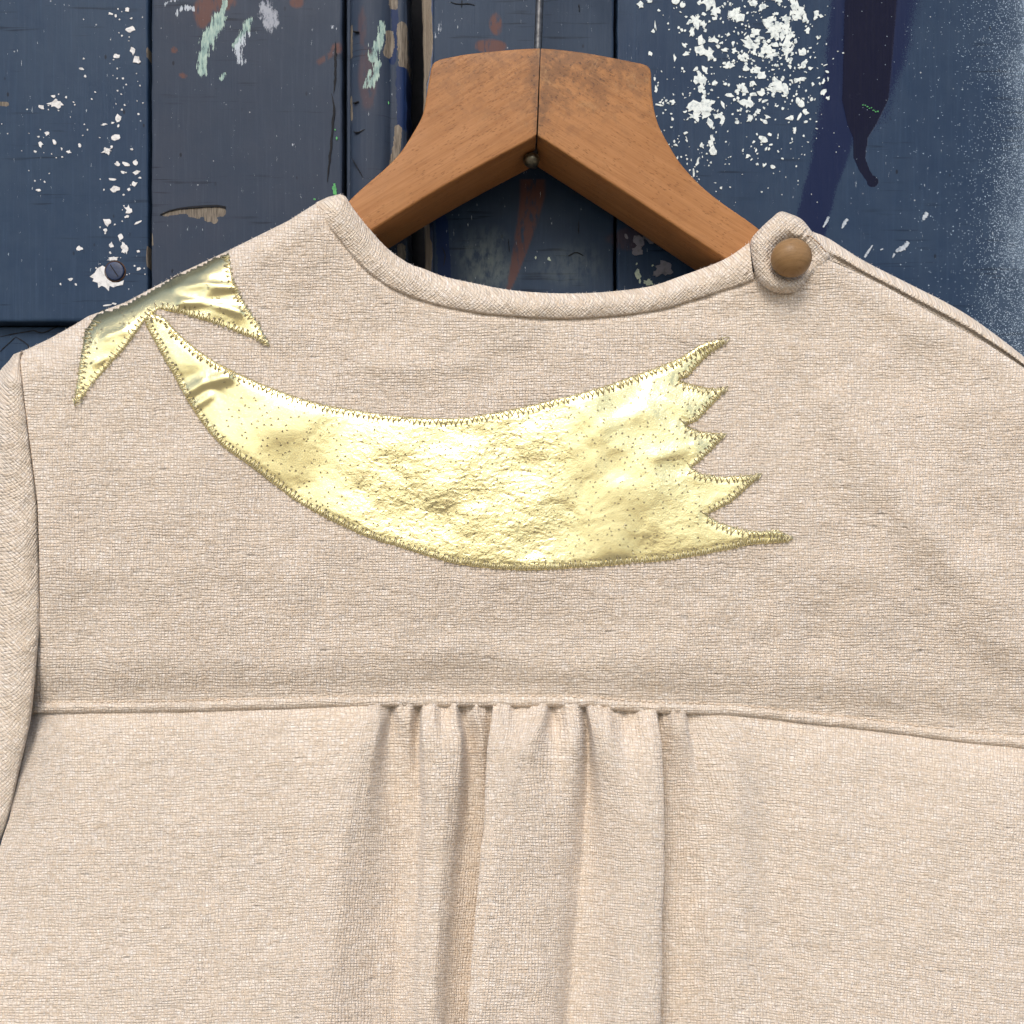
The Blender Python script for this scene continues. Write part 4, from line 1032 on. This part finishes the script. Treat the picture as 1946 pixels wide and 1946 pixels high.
def applique(name, poly, lift, step=5.0):
    poly = np.array(poly, float)
    L = plen(np.vstack([poly, poly[:1]]))
    # keep corners: subdivide each edge
    out = []
    for p, q in zip(poly, np.roll(poly, -1, 0)):
        k = max(1, int(np.hypot(*(q - p)) / 4.0))
        for i in range(k): out.append(p + (q - p) * i / k)
    out = np.array(out)
    out += np.stack([fbm(out[:, 0], out[:, 1], 7, 81, 2), fbm(out[:, 0], out[:, 1], 7, 84, 2)], -1) * .8
    x0, y0 = poly.min(0); x1, y1 = poly.max(0)
    gx, gy = np.meshgrid(np.arange(x0, x1, step), np.arange(y0, y1, step))
    gx = gx + (np.arange(gx.shape[0]) % 2)[:, None] * step * .5
    gp_ = np.stack([gx.ravel(), gy.ravel()], -1)
    ins = in_poly(gp_[:, 0], gp_[:, 1], out) & (seg_dist(gp_[:, 0], gp_[:, 1], np.vstack([out, out[:1]])) > step * .55)
    pts = np.vstack([out, gp_[ins]])
    nb = len(out)
    res = mgeo.delaunay_2d_cdt([Vector(p) for p in pts], [(i, (i + 1) % nb) for i in range(nb)], [], 0, 1e-4)
    V = np.array([tuple(v) for v in res[0]]); F = []
    for f in res[2]:
        c = V[list(f)].mean(0)
        F.append(list(f))
    cen = np.array([V[f].mean(0) for f in F])
    keep = in_poly(cen[:, 0], cen[:, 1], out)
    F = [f for f, k in zip(F, keep) if k]
    return V, F, out

def crinkle(px, py):
    c = sstep(560, 720, px) * sstep(1130, 1030, px) * .85 + .06
    c = c + .28 * sstep(1180, 1270, px)
    return np.clip(c, 0, 1)

GOLD_CR = [([(352, 748), (385, 728), (432, 716)], 13, .0021), ([(372, 770), (400, 752)], 9, .0012), ([(1236, 746), (1268, 762), (1300, 774)], 15, .0006), ([(1250, 866), (1290, 858), (1318, 848)], 14, .0006), ([(1150, 806), (1200, 790), (1232, 776)], 17, .0005), ([(1085, 852), (1135, 830)], 16, .0003),
           ([(330, 548), (390, 540), (446, 548)], 7, .0011), ([(345, 575), (400, 578), (455, 592)], 7, .0011), ([(200, 640), (235, 628)], 6, .0008), ([(180, 690), (205, 680)], 6, .0006)]
def gold_y(px, py):
    ed = 0
    y = yokeY(px, py, False)
    cr = crinkle(px, py)
    y = y - .0007
    y = y + fbm(px, py * 1.1, 80, 101, 2) * .00035 + cr * fbm(px, py, 18, 105, 2) * .00012
    for pl, w, a in GOLD_CR:
        y = y - a * np.exp(-(seg_dist(px, py, pl) / w) ** 2)
    # diagonal drag folds at the star and at the frayed end
    y = y - .0003 * np.sin((px * .35 + py) / 9.0 + fbm(px, py, 60, 108, 2) * 3) * sstep(260, 330, px) * sstep(520, 440, px) * sstep(640, 600, py)
    return np.minimum(y, yokeY(px, py) - .00025)

def build_applique(name, poly, skip=None, label=None, holes=None):
    V, F, out = applique(name, poly, 0)
    px, py = V[:, 0], V[:, 1]
    d = seg_dist(px, py, np.vstack([out, out[:1]]))
    y = gold_y(px, py) + .0006 * np.exp(-(d / 1.5) ** 2) + .00030 * np.exp(-((d - 9) / 4.0) ** 2)
    n = len(V)
    top = W(px, py, y)
    nb = len(out)
    rim = top[:nb].copy(); rim[:, 1] += .0010
    verts = np.vstack([top, rim])
    faces = [f[::-1] for f in F] + [[i, (i + 1) % nb, n + (i + 1) % nb, n + i] for i in range(nb)]
    uv = np.vstack([V, V[:nb]])
    o = mesh_obj(name, verts, faces, M['gold'], None, uv, True, {'crinkle': np.concatenate([crinkle(px, py), np.zeros(nb)])})
    G(o)
    if label: o['label'] = label
    # zigzag edging
    closed = np.vstack([out, out[:1]])
    Lz = plen(closed); nz = int(Lz / 4.9) // 2 * 2
    Q = resample(out, nz, True)
    tg = np.roll(Q, -2, 0) - np.roll(Q, 2, 0); tg /= np.linalg.norm(tg, axis=1, keepdims=True) + 1e-9
    area = np.sum(out[:, 0] * np.roll(out[:, 1], -1) - np.roll(out[:, 0], -1) * out[:, 1])
    nr = np.stack([-tg[:, 1], tg[:, 0]], -1) * (1 if area > 0 else -1)
    depth = np.where(np.arange(nz) % 2 == 0, -1.6, 12.0 + RNG.normal(0, 1.3, nz))
    Z = Q + nr * depth[:, None] + RNG.normal(0, .7, (nz, 2)) + tg * RNG.normal(0, 1.1, (nz, 1))
    mb = MB(); hb = MB()
    s4 = np.linspace(0, 1, 4)[None, :, None]
    WW = Z[:, None] + (np.roll(Z, -1, 0) - Z)[:, None] * s4
    YY = np.minimum(gold_y(WW[..., 0], WW[..., 1]), yokeY(WW[..., 0], WW[..., 1])) - .00035 + np.array([.0004, 0, 0, .0004])
    ZY = gold_y(Z[:, 0], Z[:, 1])
    for k in range(nz):
        p, q = Z[k], Z[(k + 1) % nz]
        if skip is not None and (skip(*Q[k]) or skip(*Q[(k + 1) % nz])): continue
        if np.hypot(*(p - q)) > 26: continue
        w = WW[k]; yy = YY[k]
        Vt, Ft = tube_arrays(W(w[:, 0], w[:, 1], yy), (.75 + .2 * RNG.random()) * S, 4, (0, 1, 0)); mb.add(Vt, Ft)
        if k % 2 == 1:
            c = Z[k]; r_ = 1.1 + RNG.random() * .8
            a4 = np.linspace(0, 2 * np.pi, 6)[:-1]
            cx, cy = c[0] + r_ * np.cos(a4), c[1] + r_ * 1.3 * np.sin(a4)
            cent = ZY[k] - .00040
            hb.add(W(cx, cy, np.full(5, cent)), [[0, 1, 2, 3, 4]])
    stt = mb.build('edge_stitching', M['thread_gold'], None); stt['kind'] = 'stuff'; sub(stt, o)
    if holes:
        hs = np.array(holes(out)); hy_ = gold_y(hs[:, 0], hs[:, 1])
        for (cx, cy), y0_ in zip(hs, hy_):
            for sg in (-1, 1):
                w = np.array([[cx, cy - 1.6], [cx + sg * 1.5, cy + 1.3]]) + RNG.normal(0, .35, (2, 2))
                yy = np.full(2, y0_ - .00030)
                Vt, Ft = tube_arrays(W(w[:, 0], w[:, 1], yy), .50 * S, 3, (0, 1, 0)); hb.add(Vt, Ft)
    ho = hb.build('needle_holes', M['hole'], None); ho['kind'] = 'stuff'; sub(ho, o)
    return o

STAR = [(141, 769), (146, 722), (155, 669), (161, 630), (178, 604), (189, 591), (239, 575), (271, 556.5), (342, 519.5), (356, 512), (434, 477), (436, 490), (445, 535), (462, 570), (478, 594), (493, 616), (508, 646), (512, 660), (502, 654), (468, 638), (442, 629), (390, 609), (350, 598), (319, 590), (304, 587), (290, 595), (274, 611), (237, 662), (210, 692), (185, 721), (158, 756)]
TAIL_UP = [(286, 594), (312, 604), (334, 628), (360, 652), (407, 686), (476, 720), (544, 747), (612, 768), (681, 780), (760, 791), (856, 795), (910, 789), (968, 779), (1054, 759), (1139, 737), (1207, 713), (1259, 694), (1293, 679), (1327, 658), (1352, 648), (1386, 643)]
TAIL_TEETH = [(1375, 655), (1337, 684), (1306, 717), (1290, 722), (1310, 729), (1344, 737), (1386, 736), (1361, 762), (1324, 801), (1302, 808), (1330, 820), (1383, 824), (1358, 850), (1327, 880), (1313, 889), (1334, 901), (1378, 905), (1449, 901), (1423, 925), (1388, 956), (1344, 979), (1368, 993), (1412, 1006), (1447, 1010), (1477, 1006), (1508, 1022), (1497, 1031)]
TAIL_LO = [(1497, 1031), (1433, 1035), (1378, 1046), (1310, 1059), (1242, 1068), (1139, 1077), (1037, 1083), (968, 1083), (900, 1077), (836, 1064), (760, 1040), (681, 1014), (578, 962), (527, 926), (476, 886), (425, 850), (390, 812), (360, 768), (339, 730), (312, 682), (288, 638), (276, 614), (279, 600)]
TAIL = np.vstack([catmull(TAIL_UP, 4), TAIL_TEETH[:-1], catmull(TAIL_LO, 4)])
def tail_holes(out):
    res = []
    for row in range(34):
        for k in range(70):
            x = 430 + k * 15.5 + (row % 3) * 5 + RNG.normal(0, 3.2); y = 700 + row * 11.5 + 60 * math.sin((x - 450) / 260) + RNG.normal(0, 3.0)
            if RNG.random() < .42: continue
            res.append((x, y))
    r = np.array(res)
    ok = in_poly(r[:, 0], r[:, 1], out) & (seg_dist(r[:, 0], r[:, 1], np.vstack([out, out[:1]])) > 15) & (r[:, 0] < 1330)
    return r[ok]
def star_holes(out):
    r = np.stack([RNG.uniform(150, 500, 160), RNG.uniform(500, 740, 160)], -1)
    ok = in_poly(r[:, 0], r[:, 1], out) & (seg_dist(r[:, 0], r[:, 1], np.vstack([out, out[:1]])) > 13)
    return r[ok]
on_shoulder = lambda x, y: y < np.interp(x, *np.array(SH_L).T) + 6
star = build_applique('star_applique', STAR, on_shoulder, 'gold star points folded over the left shoulder', star_holes)
tail = build_applique('tail_applique', TAIL, None, 'gold comet tail with frayed pointed end', tail_holes)

# ---- loose fibres on the cloth
def fibres():
    mb = MB()
    def strand(px, py, y, L, ang, lift):
        k = 4
        s_ = np.linspace(0, 1, k)
        curl = RNG.normal(0, .8)
        a_ = ang + curl * s_
        x = px + np.cumsum(np.cos(a_)) * L / k; yv = py + np.cumsum(np.sin(a_)) * L / k
        Vt, Ft = tube_arrays(W(x, yv, y - lift * np.sin(np.pi * s_ * .8 + .2)), .28 * S, 3, (0, 1, 0), False); mb.add(Vt, Ft)
    FXp = RNG.uniform(60, 1940, 300); FYp = RNG.uniform(480, 1340, 300); FYd = yokeY(FXp, FYp)
    for px, py, yd_ in zip(FXp, FYp, FYd):
        if py < TOPF(px) + 8: continue
        strand(px, py, float(yd_), RNG.uniform(5, 14), RNG.uniform(0, 6.28), .0008)
    nr_, nc_ = SX.shape
    for _ in range(480):
        i = RNG.integers(12, nr_ - 20); j = RNG.integers(4, nc_ - 4)
        strand(SX[i, j], SYp[i, j], fold_y[i, j], RNG.uniform(5, 14), RNG.uniform(0, 6.28), .0010)
    for path, yv in ((catmull(TOP_N, 6), .003), (np.array(SH_L[5:]), .012), (np.array(PL_T[:-2]), .011)):
        Q = resample(path, int(plen(path) / 6.5))
        for x, y in Q:
            strand(x, y + 1.5, yv, RNG.uniform(1.5, 5), RNG.uniform(-2.9, -.2), .0004)
    o = mb.build('loose_fibres', M['fibre'], None); o['kind'] = 'stuff'
    return G(o)
fibres()
